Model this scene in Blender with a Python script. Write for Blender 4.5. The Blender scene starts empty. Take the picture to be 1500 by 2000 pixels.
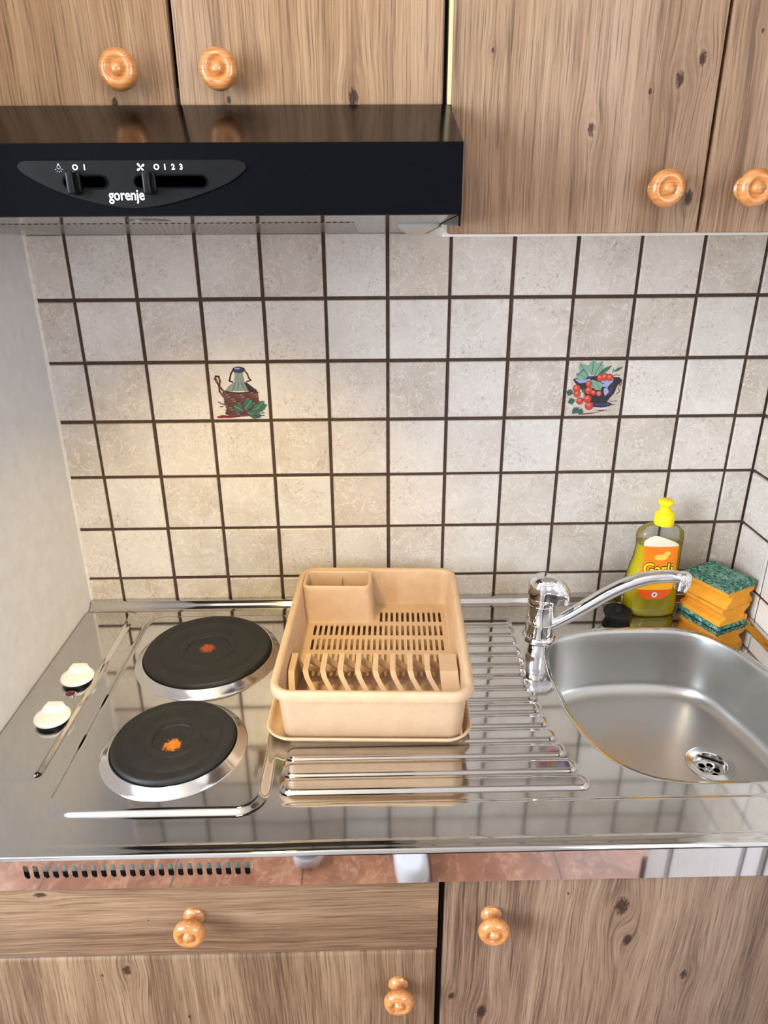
import bpy, bmesh, math, random
import numpy as np
from mathutils import Vector, Matrix
random.seed(7)
rng = np.random.default_rng(7)
PI = math.pi
ZO = 1.535            # the upper tile joint stands 1.535 m above the floor; all z below are measured from it
ZC = -0.655           # worktop level
SC = bpy.context.scene
COL = SC.collection

def srgb(r, g, b, a=1.0):
    def f(c):
        c /= 255.0
        return c / 12.92 if c <= 0.04045 else ((c + 0.055) / 1.055) ** 2.4
    return (f(r), f(g), f(b), a)

# ------------------------------------------------------------------ camera, world, lights, exposure
cam = bpy.data.cameras.new('camera')
camo = bpy.data.objects.new('camera', cam)
COL.objects.link(camo)
SC.camera = camo
cam.sensor_fit = 'HORIZONTAL'
cam.sensor_width = 36.0
cam.lens = 1380.9 / 1500 * 36.0
cam.clip_start = 0.02
a, b, c = -0.395451, -0.0165557, 0.0058018
Rx = Matrix(((1, 0, 0), (0, math.cos(a), -math.sin(a)), (0, math.sin(a), math.cos(a))))
Rz = Matrix(((math.cos(b), -math.sin(b), 0), (math.sin(b), math.cos(b), 0), (0, 0, 1)))
Ry = Matrix(((math.cos(c), 0, math.sin(c)), (0, 1, 0), (-math.sin(c), 0, math.cos(c))))
R = Rz @ Rx @ Ry
right, fwd, up = R.col[0], R.col[1], R.col[2]
M4 = Matrix(((right[0], up[0], -fwd[0], 0.4726), (right[1], up[1], -fwd[1], -1.1778),
             (right[2], up[2], -fwd[2], 0.0202 + ZO), (0, 0, 0, 1)))
camo.matrix_world = M4

SC.view_settings.view_transform = 'Standard'
SC.view_settings.look = 'None'
SC.view_settings.exposure = 0.28
SC.view_settings.gamma = 1.0
SC.view_settings.use_curve_mapping = False

world = bpy.data.worlds.new('world')
SC.world = world
world.use_nodes = True
world.node_tree.nodes['Background'].inputs[0].default_value = (0.75, 0.85, 1.0, 1)
world.node_tree.nodes['Background'].inputs[1].default_value = 0.6

RY_ = -2.75
def area(name, loc, target, sx, sy, power, color):
    l = bpy.data.lights.new(name, 'AREA')
    l.shape = 'RECTANGLE'; l.size = sx; l.size_y = sy; l.energy = power; l.color = color
    o = bpy.data.objects.new(name, l)
    o.location = (loc[0], loc[1], loc[2] + ZO)
    d = Vector((target[0] - loc[0], target[1] - loc[1], target[2] - loc[2]))
    o.rotation_euler = d.to_track_quat('-Z', 'Y').to_euler()
    COL.objects.link(o)
    return o
# daylight through the window in the far left wall of the room
area('window_daylight', (-1.66, -1.75, 0.20), (0.8, -0.2, -0.25), 1.3, 1.25, 118, (0.78, 0.88, 1.0))
# fill light added behind an invented rear window to brighten the left wall
area('added_side_fill', (1.70, RY_ + .07, 0.10), (-.06, -.3, -.4), 0.85, 1.1, 26, (0.86, 0.90, 1.0))
LAMP_STRENGTH = 42.0
LAMP_COL = (1.0, 0.82, 0.55, 1)
# warm spot added under the switched-off hood for a yellow glow on the tiles
sl = bpy.data.lights.new('added_hood_glow', 'SPOT'); sl.energy = 10.5; sl.color = (1.0, 0.72, 0.24); sl.spot_size = math.radians(90); sl.spot_blend = 0.9; sl.shadow_soft_size = 0.03
slo = bpy.data.objects.new('added_hood_glow', sl); slo.location = (0.25, -0.40, ZO + 0.006); slo.rotation_euler = (math.radians(26), 0, 0); COL.objects.link(slo)

# ------------------------------------------------------------------ mesh helpers
class MB:
    def __init__(self):
        self.v = []; self.f = []; self.m = []
    def add(self, vs, fs, mi=0, M=None):
        o = len(self.v)
        if M is not None:
            vs = [tuple(M @ Vector(p)) for p in vs]
        self.v.extend([tuple(p) for p in vs])
        self.f.extend([[i + o for i in f] for f in fs])
        self.m.extend([mi] * len(fs))
        return self
    def box(self, x0, x1, y0, y1, z0, z1, bev=0.0, mi=0, seg=2, M=None):
        bm = bmesh.new()
        bmesh.ops.create_cube(bm, size=1.0)
        for p in bm.verts:
            p.co = Vector((x0 + (p.co.x + .5) * (x1 - x0), y0 + (p.co.y + .5) * (y1 - y0), z0 + (p.co.z + .5) * (z1 - z0)))
        if bev > 0:
            bmesh.ops.bevel(bm, geom=bm.edges[:], offset=bev, segments=seg, profile=0.5, affect='EDGES')
        bm.verts.index_update()
        self.add([p.co[:] for p in bm.verts], [[q.index for q in f.verts] for f in bm.faces], mi, M)
        bm.free()
        return self
    def loft(self, loops, mi=0, cap0=False, cap1=False, closed=True, M=None, wrap=False):
        n = len(loops[0]); vs = [p for l in loops for p in l]; fs = []
        L = len(loops)
        for k in range(L if wrap else L - 1):
            k2 = (k + 1) % L
            for i in range(n if closed else n - 1):
                j = (i + 1) % n
                fs.append([k * n + i, k * n + j, k2 * n + j, k2 * n + i])
        if cap0: fs.append(list(range(n))[::-1])
        if cap1: fs.append([(L - 1) * n + i for i in range(n)])
        return self.add(vs, fs, mi, M)
    def lathe(self, prof, seg=48, mi=0, M=None, cap0=False, cap1=False):
        loops = []
        for r, z in prof:
            loops.append([(r * math.cos(2 * PI * i / seg), r * math.sin(2 * PI * i / seg), z) for i in range(seg)])
        return self.loft(loops, mi, cap0, cap1, True, M)
    def tube(self, path, rad, seg=16, mi=0, caps=True, M=None, flat=None):
        pts = [Vector(p) for p in path]
        if not hasattr(rad, '__len__'): rad = [rad] * len(pts)
        loops = []; upv = Vector((0, 0, 1))
        for i, p in enumerate(pts):
            t = (pts[min(i + 1, len(pts) - 1)] - pts[max(i - 1, 0)]).normalized()
            s = t.cross(upv)
            if s.length < 1e-3: s = t.cross(Vector((0, 1, 0)))
            s.normalize(); u = s.cross(t).normalized()
            fl = flat[i] if flat else 1.0
            loops.append([tuple(p + s * (rad[i] * math.cos(2 * PI * k / seg)) + u * (rad[i] * fl * math.sin(2 * PI * k / seg))) for k in range(seg)])
        return self.loft(loops, mi, caps, caps, True, M)
    def prism(self, poly, z0, z1, mi=0, M=None):
        n = len(poly)
        vs = [(p[0], p[1], z0) for p in poly] + [(p[0], p[1], z1) for p in poly]
        fs = [[i, (i + 1) % n, n + (i + 1) % n, n + i] for i in range(n)]
        fs += [list(range(n))[::-1], [n + i for i in range(n)]]
        return self.add(vs, fs, mi, M)
    def build(self, name, mats, parent=None, local=False, sharp=35, origin=None, recalc=True):
        off = Vector((0, 0, 0))
        if not local:
            if parent is not None:
                off = Vector(parent['_rel']) if '_rel' in parent else ROOTS[parent.name]
                # a sub-part hangs from a part that sits at its thing's origin
            elif origin is not None:
                off = Vector(origin)
            else:
                off = Vector((0, 0, -ZO))
        me = bpy.data.meshes.new(name)
        vs = [(p[0] - off.x, p[1] - off.y, p[2] - off.z) for p in self.v]
        me.from_pydata(vs, [], self.f)
        if not isinstance(mats, (list, tuple)): mats = [mats]
        for m in mats: me.materials.append(m)
        me.polygons.foreach_set('material_index', self.m)
        if recalc:
            bm = bmesh.new(); bm.from_mesh(me)
            bmesh.ops.remove_doubles(bm, verts=bm.verts, dist=1e-6)
            bmesh.ops.recalc_face_normals(bm, faces=bm.faces)
            bm.to_mesh(me); bm.free()
        me.polygons.foreach_set('use_smooth', [True] * len(me.polygons))
        me.set_sharp_from_angle(angle=math.radians(sharp))
        me.update()
        o = bpy.data.objects.new(name, me)
        COL.objects.link(o)
        if parent is not None:
            o.parent = parent
            ROOTS[o.name] = off.copy()
        elif origin is not None:
            o.location = (origin[0], origin[1], origin[2] + ZO)
            ROOTS[o.name] = Vector(origin)
        else:
            ROOTS[o.name] = Vector((0, 0, -ZO))
        return o

ROOTS = {}
def thing(name, label, cat, loc=(0, 0, 0), rotz=0.0, group=None):
    o = bpy.data.objects.new(name, None)
    o.empty_display_size = 0.05
    COL.objects.link(o)
    o.location = (loc[0], loc[1], loc[2] + ZO)
    o.rotation_euler = (0, 0, rotz)
    o['label'] = label; o['category'] = cat
    if group: o['group'] = group
    ROOTS[o.name] = Vector(loc)
    return o
def tag(o, label, cat, group=None):
    o['label'] = label; o['category'] = cat
    if group: o['group'] = group
    return o
def struct(o, label=None):
    o['kind'] = 'structure'
    if label: o['label'] = label
    return o

def rrect(hx, hy, r, z, cx=0, cy=0, n=6):
    pts = []
    for qx, qy, a0 in ((1, 1, 0), (-1, 1, 90), (-1, -1, 180), (1, -1, 270)):
        for k in range(n + 1):
            t = math.radians(a0 + 90 * k / n)
            pts.append((cx + qx * (hx - r) + r * math.cos(t), cy + qy * (hy - r) + r * math.sin(t), z))
    return pts
def catmull(P, n, closed=True):
    P = np.array(P, float); N = len(P); out = []
    segs = N if closed else N - 1
    for i in range(segs):
        if closed:
            p0, p1, p2, p3 = P[(i - 1) % N], P[i], P[(i + 1) % N], P[(i + 2) % N]
        else:
            p0, p1, p2, p3 = P[max(i - 1, 0)], P[i], P[i + 1], P[min(i + 2, N - 1)]
        for k in range(n):
            t = k / n
            out.append(.5 * ((2 * p1) + (-p0 + p2) * t + (2 * p0 - 5 * p1 + 4 * p2 - p3) * t * t + (-p0 + 3 * p1 - 3 * p2 + p3) * t ** 3))
    if not closed: out.append(P[-1])
    return np.array(out)
def resample(P, n):
    Q = np.vstack([P, P[:1]]); d = np.r_[0, np.cumsum(np.linalg.norm(np.diff(Q, axis=0), axis=1))]
    s = np.linspace(0, d[-1], n, endpoint=False)
    return np.stack([np.interp(s, d, Q[:, k]) for k in range(P.shape[1])], 1)
def text_geo(s, size, bold=0.0):
    cu = bpy.data.curves.new('lettering', 'FONT')
    cu.body = s; cu.size = 1.0; cu.align_x = 'CENTER'; cu.offset = bold / size; cu.resolution_u = 4
    o = bpy.data.objects.new('lettering', cu)
    COL.objects.link(o)
    bpy.context.view_layer.update()
    dg = bpy.context.evaluated_depsgraph_get()
    me = bpy.data.meshes.new_from_object(o.evaluated_get(dg))
    vs = [tuple(p.co * size) for p in me.vertices]; fs = [list(p.vertices) for p in me.polygons]
    bpy.data.objects.remove(o); bpy.data.curves.remove(cu); bpy.data.meshes.remove(me)
    return vs, fs

# ------------------------------------------------------------------ material helpers
class NT:
    def __init__(self, name):
        self.mat = bpy.data.materials.new(name); self.mat.use_nodes = True
        self.t = self.mat.node_tree; self.bsdf = self.t.nodes['Principled BSDF']; self.out = self.t.nodes['Material Output']
    def node(self, ty, **kw):
        n = self.t.nodes.new(ty)
        for k, v in kw.items(): setattr(n, k, v)
        return n
    def link(self, s, d): self.t.links.new(s, d)
    def put(self, v, sock):
        if isinstance(v, bpy.types.NodeSocket): self.link(v, sock)
        else: sock.default_value = v
    def math(self, op, a, b=None, c=None, clamp=False):
        n = self.node('ShaderNodeMath', operation=op, use_clamp=clamp)
        for i, v in enumerate((a, b, c)):
            if v is not None: self.put(v, n.inputs[i])
        return n.outputs[0]
    def pos(self):
        g = self.node('ShaderNodeNewGeometry'); s = self.node('ShaderNodeSeparateXYZ')
        self.link(g.outputs['Position'], s.inputs[0])
        return s.outputs[0], s.outputs[1], s.outputs[2]
    def obj(self):
        g = self.node('ShaderNodeTexCoord')
        return g.outputs['Object']
    def comb(self, x, y, z):
        n = self.node('ShaderNodeCombineXYZ')
        for i, v in enumerate((x, y, z)): self.put(v, n.inputs[i])
        return n.outputs[0]
    def noise(self, vec, scale, detail=2, rough=.5, dist=0.0):
        n = self.node('ShaderNodeTexNoise')
        if vec is not None: self.link(vec, n.inputs['Vector'])
        n.inputs['Scale'].default_value = scale; n.inputs['Detail'].default_value = detail
        n.inputs['Roughness'].default_value = rough; n.inputs['Distortion'].default_value = dist
        return n.outputs[0]
    def ramp(self, fac, stops, interp='LINEAR'):
        n = self.node('ShaderNodeValToRGB'); n.color_ramp.interpolation = interp
        e = n.color_ramp.elements
        while len(e) < len(stops): e.new(0.5)
        for i, (p, col) in enumerate(stops): e[i].position = p; e[i].color = col
        self.put(fac, n.inputs[0])
        return n.outputs[0]
    def mix(self, fac, a, b, blend='MIX'):
        n = self.node('ShaderNodeMix', data_type='RGBA', blend_type=blend)
        self.put(fac, n.inputs[0]); self.put(a, n.inputs[6]); self.put(b, n.inputs[7])
        return n.outputs[2]
    def smooth(self, v, lo, hi):
        n = self.node('ShaderNodeMapRange', interpolation_type='SMOOTHSTEP')
        self.put(v, n.inputs[0]); n.inputs[1].default_value = lo; n.inputs[2].default_value = hi
        return n.outputs[0]
    def bump(self, h, strength=.3, dist=.002):
        n = self.node('ShaderNodeBump'); n.inputs['Strength'].default_value = strength; n.inputs['Distance'].default_value = dist
        self.put(h, n.inputs['Height']); self.link(n.outputs[0], self.bsdf.inputs['Normal'])
    def set(self, **kw):
        for k, v in kw.items(): self.put(v, self.bsdf.inputs[k.replace('_', ' ')])
        return self

def plain(name, col, rough=.5, metal=0.0, spec=.5, coat=0.0, noise_amt=0.0, noise_scale=60):
    m = NT(name)
    if noise_amt > 0:
        n = m.noise(m.obj(), noise_scale, 4, .6)
        lo = tuple(x * (1 - noise_amt) for x in col[:3]) + (1,); hi = tuple(min(1, x * (1 + noise_amt)) for x in col[:3]) + (1,)
        m.set(Base_Color=m.ramp(n, [(.3, lo), (.7, hi)]))
    else:
        m.set(Base_Color=col)
    m.set(Roughness=rough, Metallic=metal)
    m.bsdf.inputs['Specular IOR Level'].default_value = spec
    m.bsdf.inputs['Coat Weight'].default_value = coat
    m.bsdf.inputs['Coat Roughness'].default_value = .08
    return m.mat

WOOD_K = .74
def wood(name, dark, mid, light, knots, horiz=False, seed=0.0, rough=.42):
    dark, mid, light = [tuple(q * WOOD_K for q in c_[:3]) + (1,) for c_ in (dark, mid, light)]
    m = NT(name)
    X, Y, Z0 = m.pos()
    Z = m.math('SUBTRACT', Z0, ZO)
    u, v = (Z, X) if horiz else (X, Z)
    u0 = u
    lowf = m.noise(m.comb(m.math('MULTIPLY', u, 3.0), seed, m.math('MULTIPLY', v, 2.2)), 1.0, 3, .5)
    u = m.math('ADD', u, m.math('MULTIPLY', m.math('SUBTRACT', lowf, .5), .032))
    dk = None; ringsum = None
    for (kx, kz, r) in knots:
        r = r * .8; ku, kv = (kz, kx) if horiz else (kx, kz)
        du = m.math('SUBTRACT', u0, ku); dv = m.math('MULTIPLY', m.math('SUBTRACT', v, kv), .55)
        q = m.math('DIVIDE', m.math('ADD', m.math('MULTIPLY', du, du), m.math('MULTIPLY', dv, dv)), r * r)
        infl = m.math('EXPONENT', m.math('MULTIPLY', q, -.16))
        u = m.math('ADD', u, m.math('MULTIPLY', m.math('MULTIPLY', du, infl), -.75))
        jag = m.noise(m.comb(m.math('MULTIPLY', u0, 380.0), seed + 3, m.math('MULTIPLY', v, 170.0)), 1.0, 3, .6)
        q2 = m.math('ADD', q, m.math('MULTIPLY', m.math('SUBTRACT', jag, .5), 1.7))
        d = m.smooth(q2, .62, .10)
        ring = m.math('MULTIPLY', m.math('MULTIPLY_ADD', m.math('SINE', m.math('MULTIPLY', m.math('SQRT', q), 5.5)), .5, .5), infl)
        dk = d if dk is None else m.math('MAXIMUM', dk, d)
        ringsum = ring if ringsum is None else m.math('MAXIMUM', ringsum, ring)
    broad = m.noise(m.comb(m.math('MULTIPLY', u, 13.0), seed + 7, m.math('MULTIPLY', v, .9)), 1.0, 3, .55)
    midn = m.noise(m.comb(m.math('MULTIPLY', u, 75.0), seed + 1, m.math('MULTIPLY', v, 2.0)), 1.0, 3, .6)
    fine = m.noise(m.comb(m.math('MULTIPLY', u, 420.0), seed + 2, m.math('MULTIPLY', v, 8.0)), 1.0, 3, .65)
    s = m.math('MULTIPLY_ADD', midn, .32, m.math('MULTIPLY_ADD', broad, .40, m.math('MULTIPLY', fine, .44)))
    colr = m.ramp(s, [(.44, dark), (.56, mid), (.69, light)])
    pore = m.noise(m.comb(m.math('MULTIPLY', u, 520.0), seed + 4, m.math('MULTIPLY', v, 13.0)), 1.0, 2, .5)
    pmask = m.math('MULTIPLY', m.smooth(pore, .54, .66), .5)
    pcol = tuple(x * .42 for x in dark[:3]) + (1,)
    colr = m.mix(pmask, colr, pcol)
    if dk is not None:
        colr = m.mix(m.math('MULTIPLY', ringsum, .16), colr, tuple(x * .55 for x in dark[:3]) + (1,))
        colr = m.mix(m.math('MULTIPLY', dk, .88), colr, srgb(38, 25, 18))
    m.set(Base_Color=colr, Roughness=rough)
    m.bsdf.inputs['Specular IOR Level'].default_value = .28
    m.bump(fine, .12, .001)
    return m.mat

def steel(name, col, rough, smudge=.04, scale=9.0, brushed=None):
    m = NT(name)
    n = m.noise(m.obj(), scale, 4, .6)
    m.set(Base_Color=col, Metallic=1.0, Roughness=m.math('MULTIPLY_ADD', n, smudge * 2, max(rough - smudge, .02)))
    if brushed:
        X, Y, Z = m.pos()
        br = m.noise(m.comb(m.math('MULTIPLY', X, brushed[0]), m.math('MULTIPLY', Y, brushed[1]), m.math('MULTIPLY', Z, brushed[2])), 1.0, 2, .6)
        m.bump(br, .06, .0006)
    return m.mat

# ---- tile glaze: every tile of the 10 cm grid gets its own tint; veins and speckles run inside it
def tile_mat(name, axis):
    m = NT(name)
    X, Y, Z0 = m.pos(); Z = m.math('SUBTRACT', Z0, ZO)
    A = X if axis == 'x' else Y
    ida = m.math('FLOOR', m.math('MULTIPLY', A, 10.0)); idz = m.math('FLOOR', m.math('MULTIPLY', Z, 10.0))
    wn = m.node('ShaderNodeTexWhiteNoise', noise_dimensions='3D'); m.link(m.comb(ida, 3.0, idz), wn.inputs[0])
    tint = wn.outputs[0]
    off = m.math('MULTIPLY', tint, 13.0)
    P = m.comb(m.math('ADD', A, off), off, Z)
    cloud = m.noise(P, 13.0, 4, .6)
    f = m.math('MULTIPLY_ADD', tint, .34, m.math('MULTIPLY', cloud, .66))
    colr = m.ramp(f, [(.22, srgb(184, 172, 157)), (.40, srgb(203, 194, 183)), (.56, srgb(214, 208, 201)), (.75, srgb(222, 217, 210))])
    wn2 = m.node('ShaderNodeTexWhiteNoise', noise_dimensions='3D'); m.link(m.comb(ida, 8.0, idz), wn2.inputs[0])
    colr = m.mix(m.math('MULTIPLY', wn2.outputs[0], .22), colr, srgb(206, 186, 166))
    sp = m.noise(P, 170.0, 6, .8)
    patch = m.noise(P, 22.0, 3, .6)
    colr = m.mix(m.math('MULTIPLY', m.math('MULTIPLY', m.smooth(sp, .52, .64), m.smooth(patch, .40, .62)), .55), colr, srgb(120, 108, 98))
    vein = m.math('ABSOLUTE', m.math('SUBTRACT', m.noise(P, 30.0, 4, .65, .8), .5))
    colr = m.mix(m.math('MULTIPLY', m.smooth(vein, .020, .0), .6), colr, srgb(236, 230, 220))
    m.set(Base_Color=colr, Roughness=m.math('MULTIPLY_ADD', sp, .25, .25))
    m.bump(sp, .10, .0008)
    return m.mat

M_tile_x = tile_mat('glazed_wall_tile', 'x')
M_tile_y = tile_mat('glazed_side_tile', 'y')
M_grout = plain('brown_grout', srgb(72, 54, 43), .9, noise_amt=.25, noise_scale=90)
M_plaster = NT('white_plaster')
_n = M_plaster.noise(M_plaster.obj(), 35, 4, .6)
M_plaster.set(Base_Color=M_plaster.ramp(_n, [(.3, srgb(206, 204, 203)), (.7, srgb(216, 214, 213))]), Roughness=.75)
M_plaster.bump(_n, .12, .004)
M_plaster = M_plaster.mat
M_caulk = plain('painted_edge', srgb(226, 220, 210), .7, noise_amt=.08, noise_scale=200)
M_steel = steel('polished_steel', (.60, .59, .57, 1), .07, .015, 4)
M_apron = steel('mirror_steel', (.66, .64, .62, 1), .035, .015)
M_sink = steel('satin_steel', (.57, .565, .55, 1), .31, .008, 40)
M_ring = steel('bright_rim_steel', (.74, .73, .72, 1), .14, .03)
M_chrome = steel('chrome', (.80, .80, .82, 1), .045, .01)
M_darkgap = plain('interior_shade', srgb(20, 18, 16), .9)  # near-black colour standing for the shade inside gaps and recesses
M_black_enamel = plain('black_enamel', srgb(4, 5, 9), .14, spec=.10)
M_black_plastic = plain('black_plastic', srgb(10, 11, 13), .35, spec=.2)
M_black_rubber = plain('black_rubber', srgb(14, 14, 15), .55)
M_white_print = plain('white_print', srgb(232, 232, 230), .5)
M_grey_print = plain('faded_print', srgb(150, 150, 165), .5)
M_white_plastic = plain('ivory_plastic', srgb(240, 243, 242), .35, coat=.2)
M_red_lens = plain('red_lens', srgb(92, 14, 16), .15, coat=.6)
M_white_board = plain('white_board', srgb(222, 216, 204), .55)
M_cream_edge = plain('cream_edge_band', srgb(196, 184, 138), .5)
M_white_app = plain('white_enamel', srgb(228, 230, 232), .3)
M_yellow_cap = plain('yellow_cap', srgb(250, 226, 10), .38)

def rack_mat():
    m = NT('beige_speckled_plastic')
    P = m.obj()
    sp = m.noise(P, 900, 2, .6); cl = m.noise(P, 45, 3, .6)
    colr = m.ramp(cl, [(.3, srgb(196, 164, 130)), (.7, srgb(205, 174, 140))])
    colr = m.mix(m.math('MULTIPLY', m.smooth(sp, .52, .72), .35), colr, srgb(188, 148, 104))
    m.set(Base_Color=colr, Roughness=.42)
    m.bsdf.inputs['Subsurface Weight'].default_value = .08
    m.bsdf.inputs['Subsurface Radius'].default_value = (.01, .006, .003)
    return m.mat
M_rack = rack_mat()

def knob_wood():
    m = NT('varnished_beech')
    P = m.obj()
    s = m.node('ShaderNodeSeparateXYZ'); m.link(P, s.inputs[0])
    n = m.noise(m.comb(m.math('MULTIPLY', s.outputs[0], 60.0), m.math('MULTIPLY', s.outputs[1], 30.0), m.math('MULTIPLY', s.outputs[2], 420.0)), 1.0, 3, .6)
    m.set(Base_Color=m.ramp(n, [(.3, srgb(166, 102, 48)), (.55, srgb(196, 132, 70)), (.75, srgb(208, 148, 88))]), Roughness=.3)
    m.bsdf.inputs['Coat Weight'].default_value = .8; m.bsdf.inputs['Coat Roughness'].default_value = .06
    return m.mat
M_knob = knob_wood()

def iron_mat(name, cx, cy, ox, oy, r, colour):
    m = NT(name)
    X, Y, Z = m.pos()
    dx = m.math('SUBTRACT', X, cx); dy = m.math('SUBTRACT', Y, cy)
    n = m.noise(m.comb(X, Y, 0.0), 60, 4, .6)
    base = m.ramp(n, [(.3, srgb(15, 16, 18)), (.7, srgb(28, 29, 31))])
    ex = m.math('SUBTRACT', dx, ox); ey = m.math('SUBTRACT', dy, oy)
    d = m.math('SQRT', m.math('ADD', m.math('MULTIPLY', ex, ex), m.math('MULTIPLY', ey, ey)))
    jn = m.noise(m.comb(X, Y, 2.0), 190, 5, .75)
    e = m.math('ADD', m.math('DIVIDE', d, r), m.math('MULTIPLY', m.math('SUBTRACT', jn, .5), 2.6))
    mask = m.smooth(e, 1.0, .6)
    rn = m.noise(m.comb(X, Y, 5.0), 320, 3, .6)
    rust = m.ramp(rn, [(.3, tuple(q * .45 for q in colour[:3]) + (1,)), (.6, colour)])
    wear = m.math('MULTIPLY', m.smooth(m.noise(m.comb(X, Y, 9.0), 420, 2, .5), .66, .74), m.smooth(d, .05, .02))
    base = m.mix(m.math('MULTIPLY', wear, .5), base, srgb(120, 84, 50))
    m.set(Base_Color=m.mix(mask, base, rust), Roughness=m.math('MULTIPLY_ADD', n, .25, .42))
    m.bump(n, .15, .001)
    return m.mat

W_UL = wood('rustic_oak_over_hood', srgb(126, 94, 66), srgb(172, 136, 101), srgb(196, 163, 127),
            [(.4571, .1355, .009), (.2093, .1301, .007), (.3275, .1335, .004)], seed=2.0)
W_UR = wood('rustic_oak_tall_wall_doors', srgb(112, 85, 63), srgb(157, 126, 98), srgb(184, 155, 126),
            [(.7977, .1508, .0085), (.8181, .1699, .0075), (.7099, .1049, .007), (.601, .1771, .0035), (.825, .0385, .009), (.7681, .1402, .0035), (.8763, .1934, .003)], seed=5.0)
W_DR = wood('rustic_oak_drawer', srgb(108, 82, 61), srgb(150, 120, 92), srgb(180, 150, 120),
            [(.071, -.7214, .008), (.1932, -.7677, .002)], horiz=True, seed=9.0)
W_LL = wood('rustic_oak_lower_left', srgb(98, 74, 55), srgb(142, 113, 86), srgb(176, 146, 116),
            [(.1543, -.8571, .010), (.2227, -.9494, .003), (.122, -.8657, .003)], seed=12.0)
W_LR = wood('rustic_oak_lower_right', srgb(92, 70, 55), srgb(140, 113, 92), srgb(172, 146, 122),
            [(.7716, -.7608, .016), (.7855, -.8204, .011), (.8676, -.8884, .009), (.5674, -.9204, .008), (.6078, -.9527, .013), (.7032, -.7369, .003)], seed=15.0)

# ------------------------------------------------------------------ room
XL, XR = -0.06, 1.149
M_floor = NT('brown_marble_floor_tile')
X, Y, Z = M_floor.pos()
fx = M_floor.math('PINGPONG', M_floor.math('ADD', X, .05), .165); fy = M_floor.math('PINGPONG', M_floor.math('ADD', Y, .1), .165)
gl = M_floor.smooth(M_floor.math('MINIMUM', fx, fy), .0025, .0015)
cl = M_floor.noise(M_floor.comb(X, Y, 0.0), 7, 5, .65, .6)
vn = M_floor.math('ABSOLUTE', M_floor.math('SUBTRACT', M_floor.noise(M_floor.comb(X, Y, 4.0), 9, 5, .7, .8), .5))
fc = M_floor.ramp(cl, [(.3, srgb(118, 74, 52)), (.5, srgb(150, 98, 70)), (.7, srgb(182, 128, 98))])
fc = M_floor.mix(M_floor.math('MULTIPLY', M_floor.smooth(vn, .02, 0), .5), fc, srgb(214, 178, 150))
M_floor.set(Base_Color=M_floor.mix(gl, fc, srgb(70, 52, 44)), Roughness=.3)
M_floor = M_floor.mat
RX0, RX1, RY = -1.7, 2.25, -2.75
struct(MB().box(RX0, RX1, RY, .1, -ZO - .06, -ZO).build('floor', M_floor))
struct(MB().box(RX0, RX1, RY, .1, 1.0, 1.08).build('ceiling', M_plaster))

def tiled_wall(name, mats, holes=()):
    m = MB()
    m.box(RX0, RX1, .003, .1, -ZO, 1.0, mi=1)
    for i in range(-1, 12):
        x0, x1 = max(i * .1, XL + .0005), min((i + 1) * .1, XR - .0005)
        a0 = x0 + (.0026 if i > -1 else 0); a1 = x1 - (.0026 if i < 11 else .001)
        for r in range(-1, 8):
            if (i, r) in holes: continue
            z1, z0 = -r * .1 - .0026, -(r + 1) * .1 + .0026
            q = .0017
            jx, jz = rng.normal(0, .00025, 2)
            vs = [(a0, .0032, z0), (a1, .0032, z0), (a1, .0032, z1), (a0, .0032, z1),
                  (a0 + .0006, .0008, z0 + .0006), (a1 - .0006, .0008, z0 + .0006), (a1 - .0006, .0008, z1 - .0006), (a0 + .0006, .0008, z1 - .0006),
                  (a0 + q, 0, z0 + q), (a1 - q, 0, z0 + q), (a1 - q, 0, z1 - q), (a0 + q, 0, z1 - q)]
            vs = [(p[0] + jx, p[1], p[2] + jz) for p in vs]
            fs = [[8, 9, 10, 11]]
            for s in (0, 4):
                for k in range(4):
                    fs.append([s + k, s + (k + 1) % 4, s + 4 + (k + 1) % 4, s + 4 + k])
            m.add(vs, fs, 0)
    return m.build(name, mats, sharp=12)
struct(tiled_wall('wall_back', [M_tile_x, M_grout], holes=((2, 2), (8, 2))))

m = MB()
m.box(XR + .003, XR + .1, -.74, .003, -ZO, 1.0, mi=1)
for i in range(0, 8):
    y1, y0 = -i * .1, -(i + 1) * .1
    if y0 < -.74: y0 = -.74
    a1, a0 = y1 - (.0026 if i else .0015), y0 + .0026
    for r in range(-1, 8):
        z1, z0 = -r * .1 - .0026, -(r + 1) * .1 + .0026
        q = .0017
        vs = [(XR + .0032, a0, z0), (XR + .0032, a1, z0), (XR + .0032, a1, z1), (XR + .0032, a0, z1),
              (XR, a0 + q, z0 + q), (XR, a1 - q, z0 + q), (XR, a1 - q, z1 - q), (XR, a0 + q, z1 - q)]
        m.add(vs, [[4, 5, 6, 7]] + [[k, (k + 1) % 4, 4 + (k + 1) % 4, 4 + k] for k in range(4)], 0)
m.box(XR - .004, XR + .1, -1.24, -.742, -ZO, 1.0, mi=2)
struct(m.build('wall_right', [M_tile_y, M_grout, M_plaster], sharp=12))
# white door casing and dark skirting where the right wall ends
m = MB()
m.box(XR - .016, XR - .0045, -.900, -.860, -ZO, .6, .004).box(XR - .013, XR - .0045, -.985, -.915, -ZO, .6, .003).box(XR - .016, XR - .0045, -1.235, -1.15, -ZO, .6, .004)
struct(m.build('trim_1', M_white_app))
struct(MB().box(XR - .012, XR + .1, -1.27, -1.241, -ZO, -ZO + .07, .003).build('baseboard_right', plain('dark_skirting', srgb(52, 40, 38), .5)))

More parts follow.
